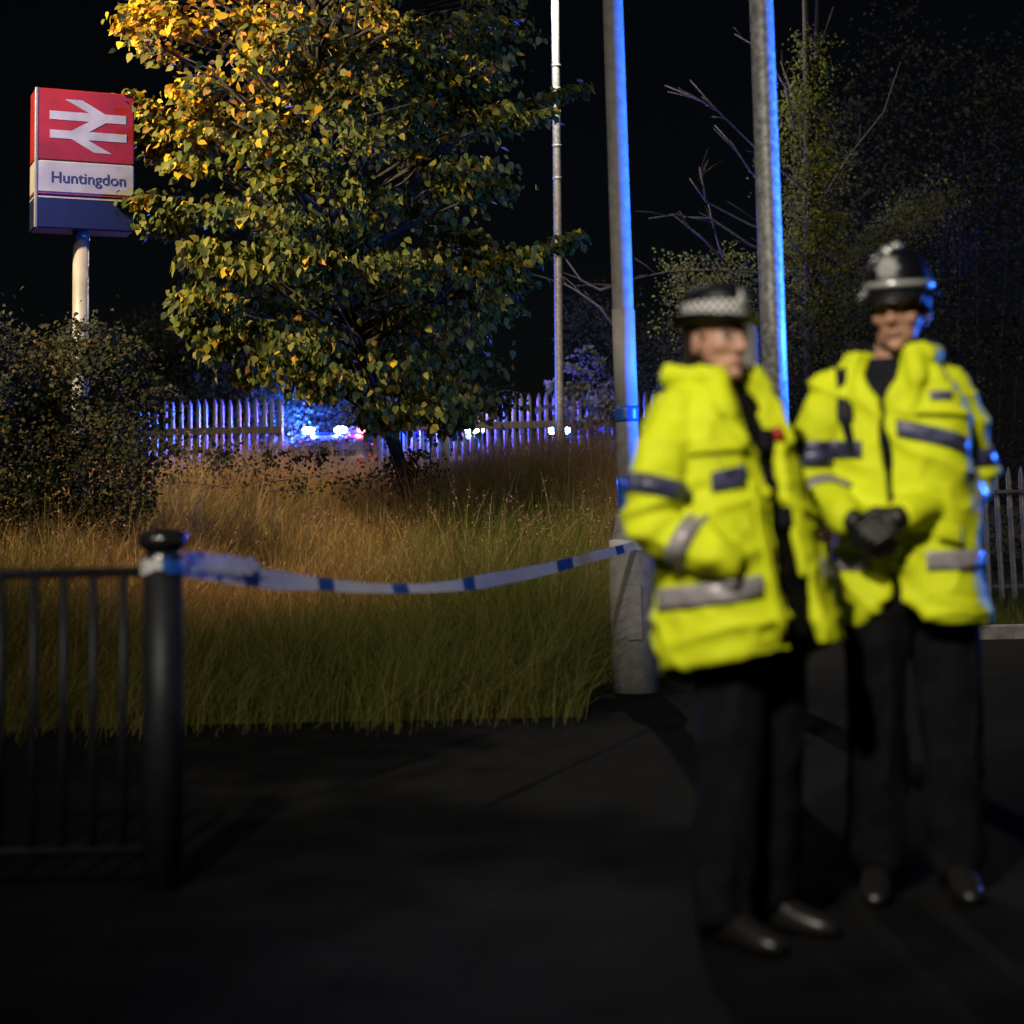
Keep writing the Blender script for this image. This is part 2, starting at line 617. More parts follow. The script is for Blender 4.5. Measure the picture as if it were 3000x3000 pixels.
def strip(bvh, name, m, root, path, h, off=.006, rows=3):
    """path: list of (inner point, outward dir, up dir); lays a tape of height h on the garment"""
    V, n = [], len(path)
    for (c, d, up) in path:
        c, d, up = Vector(c), Vector(d).normalized(), Vector(up).normalized()
        for r in range(rows + 1):
            o = c + up * h * (r / rows - .5)
            hit = bvh.ray_cast(o + d * .30, -d, .45)
            p = hit[0] if hit[0] is not None else o + d * .1
            V.append(p + d * off)
    b = MB()
    fs = []
    k = rows + 1
    for i in range(n - 1):
        for r in range(rows):
            a = i * k + r
            fs.append((a, a + k, a + k + 1, a + 1))
    b.add(V, fs)
    o = b.build(name, m, root, True)
    sm = o.modifiers.new('thick', 'SOLIDIFY'); sm.thickness = .003; sm.offset = 1
    return o


def sleeve_ring(bvh, name, m, root, pts, rr, t, h, off=.006, a0=0, a1=2 * math.pi, n=30, tilt=0):
    i = int(t * (len(pts) - 2))
    p, q = pts[i], pts[i + 1]
    ax = (q - p).normalized()
    u = ax.orthogonal().normalized()
    w = ax.cross(u)
    V = []
    for j in range(n + 1):
        a = a0 + (a1 - a0) * j / n
        d = u * math.cos(a) + w * math.sin(a)
        for r in range(3):
            o = p + ax * (h * (r / 2 - .5) + tilt * math.cos(a))
            st = o + d * (rr[i] + .05)
            hit = bvh.ray_cast(st, -d, .12)
            x = hit[0] if hit[0] is not None else o + d * rr[i]
            V.append(x + d * off)
    fs = []
    for j in range(n):
        for r in range(2):
            a = j * 3 + r
            fs.append((a, a + 3, a + 4, a + 1))
    b = MB(); b.add(V, fs)
    o = b.build(name, m, root, True)
    sm = o.modifiers.new('thick', 'SOLIDIFY'); sm.thickness = .003; sm.offset = 0
    return o


def fwd(yaw):
    return Vector((math.sin(yaw), -math.cos(yaw), 0))


def rgt(yaw):           # towards the figure's LEFT hand when facing fwd = image right
    return Vector((math.cos(yaw), math.sin(yaw), 0))


def legs_trousers(root, hips, knees, ankles, toes, cx, seat):
    t = MB()
    for s in (0, 1):
        limb_chain(t, [hips[s], knees[s], ankles[s]], [.105, .082, .074], 16)
    t.ell(seat, (.175, .125, .13), None, 20, 12)
    remesh(t, 'trousers', M['black'], root, .010, 5, lambda co: (1 - np.abs(vn(co * np.array([13, 13, 3.2]) + vn(co * 5, 3)[:, None] * .8, 41))) ** 3 * .016 + vn(co * np.array([9, 9, 14.]), 42) * .006 * np.exp(-((co[:, 2] - .12) / .16) ** 2) * 2)
    for s in (0, 1):
        b = MB()
        a, e = Vector(ankles[s]), Vector(toes[s])
        dr = (e - a); dr.z = 0; dr.normalize()
        base = Vector((a.x, a.y, 0))
        rings = []
        sd = Vector((-dr.y, dr.x, 0))
        for k, (f_, w_, h0, h1) in enumerate(((-.085, .02, .02, .06), (-.075, .034, .0, .10), (-.02, .038, .0, .14), (.04, .040, .0, .11), (.10, .045, .0, .075), (.16, .043, .0, .06), (.20, .028, .005, .045), (.212, .01, .015, .03))):
            c = base + dr * f_
            rings.append([c + sd * w_ * math.cos(q) + Vector((0, 0, (h0 + h1) / 2 + (h1 - h0) / 2 * math.copysign(abs(math.sin(q)) ** .7, math.sin(q)))) for q in [2 * math.pi * j / 14 for j in range(14)]])
        b.loft(rings)
        b.tube([a + Vector((0, 0, .10)), Vector((a.x, a.y, .05))], [.056, .05], 14)
        fix_normals(b.build('boot', M['boot'], root, True))


def officer_helmet():
    px = 2622
    g = at(px, 1500, 5.2)
    root = tag(empty('person', (g.x, 5.2, 0)), 'officer in black custodian helmet and yellow high visibility jacket, gloved hands clasped', 'person')
    yaw = R(-26)
    z0 = .80
    rings = [(.70, .03, 0, .228, .178), (.90, .032, 0, .222, .168), (1.05, .030, 0, .208, .155), (1.20, .022, 0, .212, .155), (1.36, .012, 0, .222, .152), (1.46, .006, 0, .212, .138), (1.53, .004, 0, .175, .122), (1.568, .008, 0, .138, .112), (1.592, .012, 0, .118, .104), (1.612, .014, .004, .122, .108)]
    sh = [Vector((-.185, .0, 1.475)), Vector((.195, .0, 1.475))]
    el = [Vector((-.236, .02, 1.205)), Vector((.228, .03, 1.200))]
    wr = [Vector((-.195, -.200, 1.118)), Vector((-.022, -.235, 1.118))]
    hips = [Vector((-.075, .0, .90)), Vector((.125, .0, .90))]
    knees = [Vector((-.085, -.02, .50)), Vector((.135, -.02, .50))]
    ank = [Vector((-.095, .02, .11)), Vector((.145, .02, .11))]
    toes = [Vector((-.15, -.2, 0)), Vector((.13, -.22, 0))]
    hy = R(-28)
    hc = Vector((.036, -.02, 1.735))
    # body: one continuous surface
    b = MB()
    T, Rm = head_prims(b, hc, hy, R(4), k=1.10)
    b.tube([(.0, .015, 1.50), (.014, .012, 1.58), (.03, .004, 1.67)], [.072, .062, .058], 16)
    b.loft([[tpoint([(z, cx, cy, a - .085, bb - .065) for z, cx, cy, a, bb in rings[:8]], yaw, 2 * math.pi * j / 24, z) for j in range(24)] for z in (.86, 1.0, 1.15, 1.3, 1.42, 1.5)])
    for s in (0, 1):
        limb_chain(b, [sh[s], el[s], wr[s]], [.058, .046, .032])
        limb_chain(b, [hips[s], knees[s], ank[s]], [.09, .06, .045])
    remesh(b, 'body', M['skin'], root, .0048, 5)
    face_parts(root, T, Rm, None)
    hr = MB()
    hr.ell(T(0, .030, .030), (.086, .095, .079), Rm.to_4x4(), 20, 12)
    hr.ell(T(0, .052, -.015), (.073, .057, .060), Rm.to_4x4(), 20, 12)
    remesh(hr, 'hair', M['hair'], root, .006, 3, lambda co: vn(co * 120, 5) * .0015)
    # jacket
    j = MB()
    hem = lambda th: .795 + .075 * math.exp(-((((th + math.pi) % (2 * math.pi)) - math.pi + .06) / .42) ** 2) + .03 * math.exp(-((((th + math.pi) % (2 * math.pi)) - math.pi + 1.0) / .25) ** 2) - .03 * math.exp(-((((th + math.pi) % (2 * math.pi)) - math.pi + .45) / .2) ** 2)
    gap = lambda z: (.025 if z > 1.02 else .025 + .12 * (1.02 - z)) if z < 1.46 else .025 + (z - 1.46) * 3.2
    torso_shell(j, rings, yaw, gap, hem, .032)
    slv = []
    for s in (0, 1):
        slv.append(limb_chain(j, [sh[s] + Vector((.03 if s == 0 else -.03, 0, .0)), (sh[s] + el[s]) * .5 + Vector((-.012 if s == 0 else .016, 0, .03)), el[s], (el[s] + wr[s]) * .5 + Vector((0, 0, -.005)), wr[s]], [.080, .075, .067, .060, .050], 18))
        m_ = (sh[s] + Vector((0, 0, .035)))
        j.tube([m_ + Vector((.06 if s == 0 else -.06, 0, .03)), m_], [.055, .06], 14, dome=True)
    f = fwd(yaw); rr_ = rgt(yaw)
    # turned-down collar, two leaves
    for s in (-1, 1):
        pts = []
        for k in range(7):
            th = s * (.62 + 2.3 * k / 6)
            pts.append(tpoint(rings, yaw, th, 1.590, .012) + Vector((0, 0, .010)))
        j.tube(pts, [.016, .021, .022, .024, .025, .025, .024], 10, dome=True)
        j.tube([tpoint(rings, yaw, s * .62, 1.595, .014), tpoint(rings, yaw, s * .50, 1.52, .012), tpoint(rings, yaw, s * .34, 1.44, .008)], [.022, .02, .012], 10, dome=True)
    jo = remesh(j, 'jacket', M['hivis'], root, .0085, 5, wrinkler(3, [(tuple(el[0]), (0, .4, -.9)), (tuple(el[1]), (-.3, -.3, -.9)), ((.03, -.15, 1.0), (.5, 0, .85))]))
    bv = BVHTree.FromPolygons([v.co.copy() for v in jo.data.vertices], [tuple(p.vertices) for p in jo.data.polygons])
    # shirt and dark lining in the collar
    v = MB()
    v.loft([[tpoint([(z, cx, cy, a - .05, bb - .04) for z, cx, cy, a, bb in rings], yaw, 2 * math.pi * q / 24, z) for q in range(24)] for z in (1.2, 1.35, 1.46, 1.53, 1.565)])
    v.tube([(0, .012, 1.555), (-.003, .008, 1.60)], [.074, .068], 18)
    remesh(v, 'shirt', M['navy'], root, .009, 4)
    z_ = MB()
    z_.tube([tpoint(rings, yaw, .0, 1.40, -.006), tpoint(rings, yaw, .0, 1.25, -.006), tpoint(rings, yaw, 0, 1.1, -.006), tpoint(rings, yaw, 0, .95, -.006)], .007, 8, dome=True)
    z_.build('zip_placket', M['navy'], root, True)
    ic = MB()
    ic.tube([tpoint(rings, yaw, 1.0 + (2 * math.pi - 2.0) * k / 12, 1.610, -.004) + Vector((0, 0, .018)) for k in range(13)], [.010] + [.019] * 11 + [.010], 10, dome=True)
    ic.build('inner_collar', M['navy'], root, True)
    # dark epaulette pads
    for s in (-1, 1):
        e = MB()
        c = Vector((s * .135, -.01, 1.565 if s > 0 else 1.562))
        e.ell(c + Vector((-s * .02, .02, .022)), (.065, .04, .014), Matrix.Rotation(s * R(28), 4, 'Y'), 16, 8)
        e.build('epaulette', M['navy'], root, True)
    # reflective tape
    def tpath(z, a0, a1, n=24, dz=0):
        p = []
        for k in range(n + 1):
            th = a0 + (a1 - a0) * k / n
            q = tpoint(rings, yaw, th, z + dz * k / n, -.10)
            o = tpoint(rings, yaw, th, z + dz * k / n)
            d = (o - q); d.z = 0
            p.append((q, d, (0, 0, 1)))
        return p
    strip(bv, 'chest_band', M['navyband'], root, tpath(1.375, .12, 1.2, dz=-.055), .05)
    strip(bv, 'chest_band', M['navyband'], root, tpath(1.325, -1.2, -.22, dz=-.01), .05)
    strip(bv, 'waist_band', M['reflect'], root, tpath(.985, .35, 1.75), .055)
    strip(bv, 'waist_band', M['reflect'], root, tpath(.985, -1.5, -.25), .055)
    strip(bv, 'pocket_flap', M['hivis'], root, tpath(1.07, .55, 1.05, 10, dz=-.015), .055, .011)
    strip(bv, 'yoke_flap', M['hivis'], root, tpath(1.425, .35, 1.25, 14, dz=-.01), .02, .010)
    strip(bv, 'name_patch', M['navyband'], root, tpath(1.468, .62, .98, 8), .026)
    for s in (0, 1):
        sleeve_ring(bv, 'sleeve_band', M['navyband'], root, *slv[s], .37, .05)
        sleeve_ring(bv, 'sleeve_band', M['reflect'], root, *slv[s], .76 if s == 0 else .67, .055)
    # gloves
    g1 = MB()
    hand(g1, wr[1] + Vector((-.02, -.02, -.004)), (-.85, -.25, -.42), (.1, -.9, .3), 1, .6, 1.42)
    g1.tube([wr[1] + Vector((.012, .012, .002)), wr[1] + Vector((-.03, -.025, -.008))], [.043, .037], 14, dome=True)
    remesh(g1, 'glove', M['glove'], root, .0042, 2)
    g2 = MB()
    hand(g2, wr[0] + Vector((.015, -.03, -.012)), (.62, -.30, -.62), (-.35, -.85, .1), -1, .5, 1.42)
    g2.tube([wr[0] + Vector((-.006, .012, .006)), wr[0] + Vector((.022, -.035, -.016))], [.043, .037], 14, dome=True)
    remesh(g2, 'glove', M['glove'], root, .0042, 2)
    legs_trousers(root, hips, knees, ank, toes, .03, (.027, 0, .90))
    # helmet (children of the person)
    ht = lambda x, y, z: T(x, y, z)
    prof = [(.108, .052), (.110, .066), (.1075, .085), (.102, .11), (.092, .135), (.074, .158), (.048, .172), (.020, .179), (.004, .180)]
    def hell(r, z, n=32, dz=0, k=1.0):
        return [ht(r * .83 * k * math.cos(2 * math.pi * q / n), r * 1.06 * k * math.sin(2 * math.pi * q / n) + .006, z + dz * abs(math.sin(2 * math.pi * q / n)) ** 3) for q in range(n)]
    h = MB()
    h.loft([hell(r, z) for r, z in prof])
    ho = fix_normals(h.build('helmet', M['felt'], root, True))
    br = MB()
    br.loft([hell(.104, .060), hell(.112, .062), hell(.122, .054, dz=-.014), hell(.131, .045, dz=-.020), hell(.133, .042, dz=-.021), hell(.130, .040, dz=-.020), hell(.120, .048, dz=-.014), hell(.104, .052)], cap=False)
    fix_normals(br.build('brim', M['felt'], ho, True))
    be = MB()
    be.tube(hell(.1325, .043, dz=-.0205) + hell(.1325, .043, dz=-.0205)[:1], .0028, 6)
    be.build('brim_edge', M['blackpaint'], ho, True)
    bd = MB()
    bd.loft([hell(.1105, .066), hell(.1135, .067), hell(.1130, .080), hell(.1085, .081)], cap=False)
    fix_normals(bd.build('helmet_band', M['silver'], ho, True))
    st = MB()
    ctr = Vector((0, -.106, .118))
    V = []
    for k in range(16):
        a = 2 * math.pi * k / 16
        r_ = .036 if k % 2 == 0 else .024
        V.append((r_ * math.sin(a), 0, r_ * 1.1 * math.cos(a)))
    tiltm = Matrix.Rotation(R(-14), 3, 'X')
    P = [ht(*(ctr + tiltm @ Vector(v) + Vector((0, .006 * abs(v[0]) / .03, 0)))) for v in V]
    Pb = [ht(*(ctr + tiltm @ (Vector(v) + Vector((0, .012, 0))))) for v in V]
    c_ = ht(*(ctr + Vector((0, -.008, 0))))
    st.add(P + Pb + [c_], [(k, (k + 1) % 16, 32) for k in range(16)] + [(k, k + 16, (k + 1) % 16 + 16, (k + 1) % 16) for k in range(16)])
    bo = st.build('badge', M['silver'], ho)
    cw = MB()
    cw.ell(ht(0, -.098, .162), (.014, .006, .011), Rm.to_4x4(), 12, 8)
    for s in (-1, 0, 1):
        cw.ell(ht(s * .010, -.094, .173), (.0045, .004, .0045), None, 8, 6)
    cw.build('badge_crown', M['silver'], bo, True)
    kn = MB()
    kn.lathe((0, 0, 0), [(.018, 0), (.019, .006), (.014, .013), (.008, .018), (.001, .020)], 16)
    ko = kn.build('helmet_boss', M['silver'], ho, True)
    ko.location = ht(0, .004, .178)
    cs = MB()
    for s in (-1, 1):
        cs.tube([ht(s * .078, -.008, .048), ht(s * .074, -.02, -.03), ht(s * .05, -.05, -.085), ht(0, -.072, -.112)], .0045, 6)
    cs.build('chin_strap', M['black'], ho, True)
    # radio on the chest
    rd = MB()
    p = tpoint(rings, yaw, -.42, 1.44, .012)
    rd.bbox(p, (.05, .035, .085), .008, yaw)
    rd.tube([p + Vector((-.015, 0, .04)), p + Vector((-.02, 0, .13))], .006, 8)
    rd.build('radio', M['darkpaint'], root)
    sb = MB()
    sb.tube([tpoint(rings, yaw, -.62, 1.55, .02), tpoint(rings, yaw, -.50, 1.50, .014), tpoint(rings, yaw, -.42, 1.40, .012), tpoint(rings, yaw, -.34, 1.30, .010)], [.017, .02, .017, .012], 8, dome=True)
    sb.build('radio_strap', M['navy'], root, True)


def officer_bowler():
    g = at(2110, 1500, 4.72)
    root = tag(empty('person', (g.x, 4.72, 0)), 'officer in black hat with chequered band, yellow jacket open, hand in pocket', 'person')
    yaw = R(46)
    rings = [(.60, .085, 0, .288, .205), (.80, .072, 0, .278, .198), (.98, .048, 0, .262, .190), (1.15, .026, 0, .244, .178), (1.30, .006, 0, .232, .166), (1.38, -.004, 0, .214, .152), (1.44, -.010, 0, .172, .128), (1.48, -.012, 0, .122, .104), (1.505, -.012, 0, .094, .092), (1.53, -.012, 0, .092, .092)]
    f, q = fwd(yaw), rgt(yaw)
    B = lambda x, y, z: Vector((0, 0, z)) + q * x + f * y      # figure frame: x to her left, y forward
    sh = [B(-.175, 0, 1.375), B(.165, 0, 1.375)]
    el = [B(-.265, .0, 1.105) + Vector((-.02, 0, 0)), B(.27, .01, 1.11)]
    wr = [B(-.205, .155, 1.015), B(.20, .10, .985)]
    hips = [B(-.085, 0, .85) + Vector((.06, 0, 0)), B(.085, 0, .85) + Vector((.06, 0, 0))]
    knees = [B(-.095, .02, .47) + Vector((.05, 0, 0)), B(.095, .02, .47) + Vector((.05, 0, 0))]
    ank = [B(-.10, -.02, .11) + Vector((.05, 0, 0)), B(.10, -.02, .11) + Vector((.05, 0, 0))]
    toes = [a + f * .22 + q * (-.03 if k == 0 else .03) for k, a in enumerate(ank)]
    hy = R(37)
    hc = Vector((.005, -.02, 1.605))
    b = MB()
    T, Rm = head_prims(b, hc, hy, R(0), True)
    b.tube([(-.012, .02, 1.40), (-.01, .014, 1.47), (-.004, .004, 1.54)], [.062, .052, .050], 16)
    b.loft([[tpoint([(z, cx, cy, a - .06, bb - .05) for z, cx, cy, a, bb in rings[:8]], yaw, 2 * math.pi * j / 24, z) for j in range(24)] for z in (.82, .95, 1.1, 1.25, 1.36, 1.42, 1.46)])
    for s in (0, 1):
        wi = B(-.165, .085, 1.00) if s == 0 else B(.165, .06, .98)
        limb_chain(b, [sh[s], el[s], wi], [.052, .042, .03])
        hand(b, wi, f * .25 + Vector((0, 0, -.95)) + q * (.12 if s == 0 else -.12), q * (-1 if s == 0 else 1), 1 if s == 0 else -1, .25)
        limb_chain(b, [hips[s], knees[s], ank[s]], [.088, .058, .042])
    remesh(b, 'body', M['skin'], root, .0048, 5)
    face_parts(root, T, Rm, None)
    hr = MB()
    hr.ell(T(0, .028, .030), (.0755, .084, .072), Rm.to_4x4(), 20, 12)
    hr.ell(T(0, .066, -.022), (.056, .044, .048), Rm.to_4x4(), 20, 12)
    hr.ell(T(0, .095, -.045), (.038, .032, .036), Rm.to_4x4(), 16, 10)       # bun
    remesh(hr, 'hair', M['hair'], root, .006, 3, lambda co: vn(co * 120, 5) * .0015)
    # inner vest
    v = MB()
    v.loft([[tpoint([(z, cx, cy, a - .045, bb - .04) for z, cx, cy, a, bb in rings], yaw, 2 * math.pi * k / 28, z) for k in range(28)] for z in (.80, .95, 1.1, 1.25, 1.36, 1.43, 1.475)])
    v.tube([(-.012, .016, 1.45), (-.01, .012, 1.50)], [.066, .060], 18)
    vo = remesh(v, 'stab_vest', M['black'], root, .009, 4, wrinkler(77, [], .5))
    for th, z in ((.12, 1.33), (-.05, 1.22), (.10, 1.12)):
        p_ = MB()
        p_.bbox(tpoint(rings, yaw, th, z, -.022), (.055, .03, .06), .008, yaw + th)
        p_.build('vest_pouch', M['navy'], vo)
    y_ = MB()
    y_.tube([tpoint(rings, yaw, .20, 1.40, -.02), tpoint(rings, yaw, .26, 1.30, -.018), tpoint(rings, yaw, .20, 1.22, -.018)], [.014, .018, .012], 8, dome=True)
    y_.tube([tpoint(rings, yaw, .16, 1.10, -.02), tpoint(rings, yaw, .18, 1.02, -.018), tpoint(rings, yaw, .14, .97, -.018)], [.012, .016, .012], 8, dome=True)
    y_.build('vest_strap', M['hivis'], vo, True)
    rd = MB()
    rd.ell(tpoint(rings, yaw, .22, 1.345, .0), (.018, .018, .022), None, 12, 8)
    rd.build('red_brooch', M['red'], root, True)
    # jacket
    j = MB()
    hem = lambda th: .732 + .05 * math.cos(th) - .012 * math.cos(2 * th + .8)
    gap = lambda z: .16 + .05 * math.sin(z * 9) if z < 1.2 else .16 + .05 * math.sin(z * 9) + (z - 1.2) * .75
    torso_shell(j, rings, yaw, gap, hem, .030)
    slv = []
    for s in (0, 1):
        o_ = q * (-1 if s == 0 else 1)
        slv.append(limb_chain(j, [sh[s] - o_ * .03, (sh[s] + el[s]) * .5 + o_ * .012 + Vector((0, 0, .03)), el[s], (el[s] + wr[s]) * .5, wr[s]], [.078, .074, .067, .061, .052], 18))
        m_ = sh[s] + Vector((0, 0, .035))
        j.tube([m_ - o_ * .06 + Vector((0, 0, .03)), m_], [.05, .055], 14, dome=True)
    # rolled hood behind the neck and standing collar leaves
    for s in (-1, 1):
        pts = [tpoint(rings, yaw, s * (.75 + 2.2 * k / 6), 1.50, .018) + Vector((0, 0, .004 + .004 * k)) for k in range(7)]
        j.tube(pts, [.016, .022, .026, .030, .034, .037, .037], 10, dome=True)
        j.tube([tpoint(rings, yaw, s * .75, 1.50, .012), tpoint(rings, yaw, s * .60, 1.42, .010), tpoint(rings, yaw, s * .42, 1.33, .006)], [.020, .02, .012], 10, dome=True)
    pk = tpoint(rings, yaw, -.98, 1.0)
    jo = remesh(j, 'jacket', M['hivis'], root, .0085, 5, wrinkler(9, [(tuple(el[0]), (.2, -.2, -.95)), (tuple((el[0] + wr[0]) * .5), (.5, -.3, -.6)), (tuple(pk), (.6, 0, .8))]))
    bv = BVHTree.FromPolygons([x.co.copy() for x in jo.data.vertices], [tuple(p.vertices) for p in jo.data.polygons])
    cl = MB()
    pts = [tpoint(rings, yaw, .9 + (2 * math.pi - 1.8) * k / 12, 1.515, -.012) + Vector((0, 0, .014)) for k in range(13)]
    cl.tube(pts, [.010] + [.020] * 11 + [.010], 10, dome=True)
    cl.build('inner_collar', M['navy'], root, True)

    def tpath(z, a0, a1, n=24, dz=0):
        p = []
        for k in range(n + 1):
            th = a0 + (a1 - a0) * k / n
            a, o = tpoint(rings, yaw, th, z + dz * k / n, -.10), tpoint(rings, yaw, th, z + dz * k / n)
            d = o - a; d.z = 0
            p.append((a, d, (0, 0, 1)))
        return p
    strip(bv, 'chest_band', M['navyband'], root, tpath(1.215, -.98, -.42, dz=.02), .052)
    strip(bv, 'yoke_flap', M['hivis'], root, tpath(1.30, -1.25, -.35, 14, dz=.01), .022, .010)
    strip(bv, 'front_flap', M['hivis'], root, [(tpoint(rings, yaw, -.34, z, -.1), tpoint(rings, yaw, -.34, z) - tpoint(rings, yaw, -.34, z, -.1), rgt(yaw + .34)) for z in np.linspace(.80, 1.22, 16)], .05, .010)
    strip(bv, 'hem_band', M['reflect'], root, tpath(.905, -2.0, -.50, 40, dz=.04), .056)
    strip(bv, 'hem_band', M['reflect'], root, tpath(.98, .42, 2.4, 40, dz=-.04), .056)
    strip(bv, 'shoulder_band', M['reflect'], root, [(tpoint(rings, yaw, -.80, z, -.1), tpoint(rings, yaw, -.80, z) - tpoint(rings, yaw, -.80, z, -.1), rgt(yaw + .8)) for z in np.linspace(1.255, 1.33, 8)], .03)
    for s in (0, 1):
        sleeve_ring(bv, 'sleeve_band', M['navyband'], root, *slv[s], .40, .052)
        sleeve_ring(bv, 'sleeve_band', M['reflect'], root, *slv[s], .80, .05)
    pf = MB()
    for k, (th0, z) in enumerate(((-.80, 1.02), (.80, 1.02))):
        path = []
        for t in np.linspace(-.22, .22, 8):
            a, o = tpoint(rings, yaw, th0 + t, z - abs(t) * .02, -.1), tpoint(rings, yaw, th0 + t, z)
            path.append((a, o - a, (0, 0, 1)))
        if k:
            strip(bv, 'pocket_flap', M['hivis'], root, path, .05, .008)
    legs_trousers(root, hips, knees, ank, toes, .05, (.06, 0, .86))
    # bowler style hat
    def he(r, z, n=36, up=0, k=1.0):
        return [T(r * .86 * math.cos(2 * math.pi * i / n), r * 1.05 * math.sin(2 * math.pi * i / n) + .004, z + up * abs(math.cos(2 * math.pi * i / n)) ** 2) for i in range(n)]
    h = MB()
    h.loft([he(r, z) for r, z in ((.098, .050), (.0985, .062), (.098, .090), (.095, .115), (.086, .137), (.068, .152), (.042, .160), (.015, .163), (.003, .1635))])
    ho = fix_normals(h.build('hat', M['felt'], root, True))
    br = MB()
    br.loft([he(.096, .052), he(.112, .050), he(.124, .052, up=.006), he(.131, .058, up=.012), he(.133, .062, up=.012), he(.131, .060, up=.01), he(.122, .048, up=.004), he(.096, .046)], cap=False)
    fix_normals(br.build('brim', M['felt'], ho, True))
    ed = MB()
    ed.tube(he(.1325, .0605, up=.012) + he(.1325, .0605, up=.012)[:1], .0025, 6)
    ed.build('brim_edge', M['blackpaint'], ho, True)
    cb = MB()
    n = 104
    zs = [.058, .0705, .083, .0955, .108]
    rs = [.1003, .1003, .1001, .0995, .0975]
    L = [he(r, z, n) for r, z in zip(rs, zs)]
    vs = [p for l in L for p in l]
    for row in range(4):
        for k in range(n):
            cb.f.append((row * n + k, row * n + (k + 1) % n, (row + 1) * n + (k + 1) % n, (row + 1) * n + k))
            cb.m.append((row + k // 2) % 2)
    cb.v = [tuple(p) for p in vs]
    cb.build('chequered_band', [M['checkwhite'], M['black']], ho, True)
    bg = MB()
    bg.ell(T(0, -.103, .105), (.017, .006, .022), Rm.to_4x4(), 12, 8)
    bg.ell(T(0, -.099, .130), (.009, .005, .008), Rm.to_4x4(), 10, 8)
    bg.build('badge', M['silver'], ho, True)


officer_helmet()
officer_bowler()


# ------------------------------------------------------------------ lamp columns
def lantern(root, top, aim_dir, lit):
    a = MB()
    e = Vector(top) + Vector(aim_dir) * .55 + Vector((0, 0, .12))
    a.tube([top, Vector(top) + Vector((0, 0, .10)), Vector(top) + Vector(aim_dir) * .2 + Vector((0, 0, .13)), e], [.045, .04, .035, .03], 12)
    a.build('arm', M['galv'], root, True)
    h = MB()
    rz = math.atan2(aim_dir[1], aim_dir[0])
    c = e + Vector(aim_dir) * .26
    rings = []
    for f_, w_, t_ in ((-.30, .05, .04), (-.22, .10, .06), (0, .15, .075), (.22, .13, .06), (.32, .06, .03)):
        p = c + Vector(aim_dir) * f_
        sd = Vector((-aim_dir[1], aim_dir[0], 0))
        rings.append([p + sd * w_ * math.cos(q) + Vector((0, 0, max(0, t_ * math.sin(q)))) for q in [2 * math.pi * k / 14 for k in range(14)]])
    h.loft(rings)
    ho = fix_normals(h.build('lantern', M['galv'], root, True))
    l = MB()
    l.bbox(c + Vector((0, 0, -.014)), (.36, .18, .022), .008, rz)
    l.build('lens', M['lens'] if lit else M['carglass'], ho)
    return c


# middle column (with the tape bands), stands at the verge corner
def col_mid():
    Y = 11.3
    P = lambda py: at(1795 + .0335 * py, py, Y)
    foot = P(2010)
    foot.z = 0
    root = tag(empty('lamp_column', foot), 'grey lamp column wrapped with blue tape bands above its wide grey base', 'lamp post')
    L = lambda p: Vector(p) - foot
    b = MB()
    b.tube([L(P(1505)), L(P(1180)), L(P(900)), L(P(0)), L(P(-640))], [.074, .073, .071, .069, .058], 24)
    b.build('shaft', M['concrete'], root, True)
    s = MB()
    s.tube([L(P(1186)), L(P(908))], [.0765, .0755], 24)
    s.build('pale_sleeve', M['pale'], root, True)
    bs = MB()
    rings = []
    for py, r in ((2014, .152), (1700, .150), (1625, .146), (1600, .138), (1520, .092), (1504, .082)):
        c = L(P(py))
        if py == 2014:
            c.z = -.02
        rings.append([c + Vector((r * math.cos(q), r * math.sin(q), 0)) for q in [2 * math.pi * k / 28 + .1 for k in range(28)]])
    bs.loft(rings)
    bo = fix_normals(bs.build('base_compartment', M['concrete'], root, True))
    d = MB()
    c = L(P(1790)) + Vector((0, -.150, 0))
    d.bbox(c, (.10, .02, .36), .008)
    d.build('access_door', M['concrete'], bo)
    for a_, b_ in ((1190, 1236), (1395, 1504)):
        t = MB()
        n = 4
        pts = [L(P(a_ + (b_ - a_) * k / n)) for k in range(n + 1)]
        t.tube(pts, [.0785] * (n + 1), 24)
        t.build('tape_band', M['bluetape'], root, True)
    lantern(root, L(P(-640)), (-.35, -.94, 0), False)
    return P


P_MID = col_mid()


def col_right():
    Y = 10.0
    P = lambda py: at(2230 + .0360 * py, py, Y)
    foot = P(2060); foot.z = 0
    root = tag(empty('lamp_column', foot), 'mottled galvanised column rising between the two officers, blue light down one side', 'lamp post')
    L = lambda p: Vector(p) - foot
    b = MB()
    b.tube([L(P(1300)), L(P(900)), L(P(0)), L(P(-640))], [.0755, .0745, .0705, .06], 24)
    b.build('shaft', M['galv'], root, True)
    c = MB()
    c.tube([Vector((0, 0, -.02)), L(P(1345)), L(P(1318))], [.105, .100, .078], 24)
    c.build('base_compartment', M['galv'], root, True)
    k = MB()
    k.tube([L(P(1316)), L(P(1300))], [.084, .083], 24)
    k.build('collar', M['darkpaint'], root, True)
    lantern(root, L(P(-640)), (.6, -.8, 0), False)


col_right()


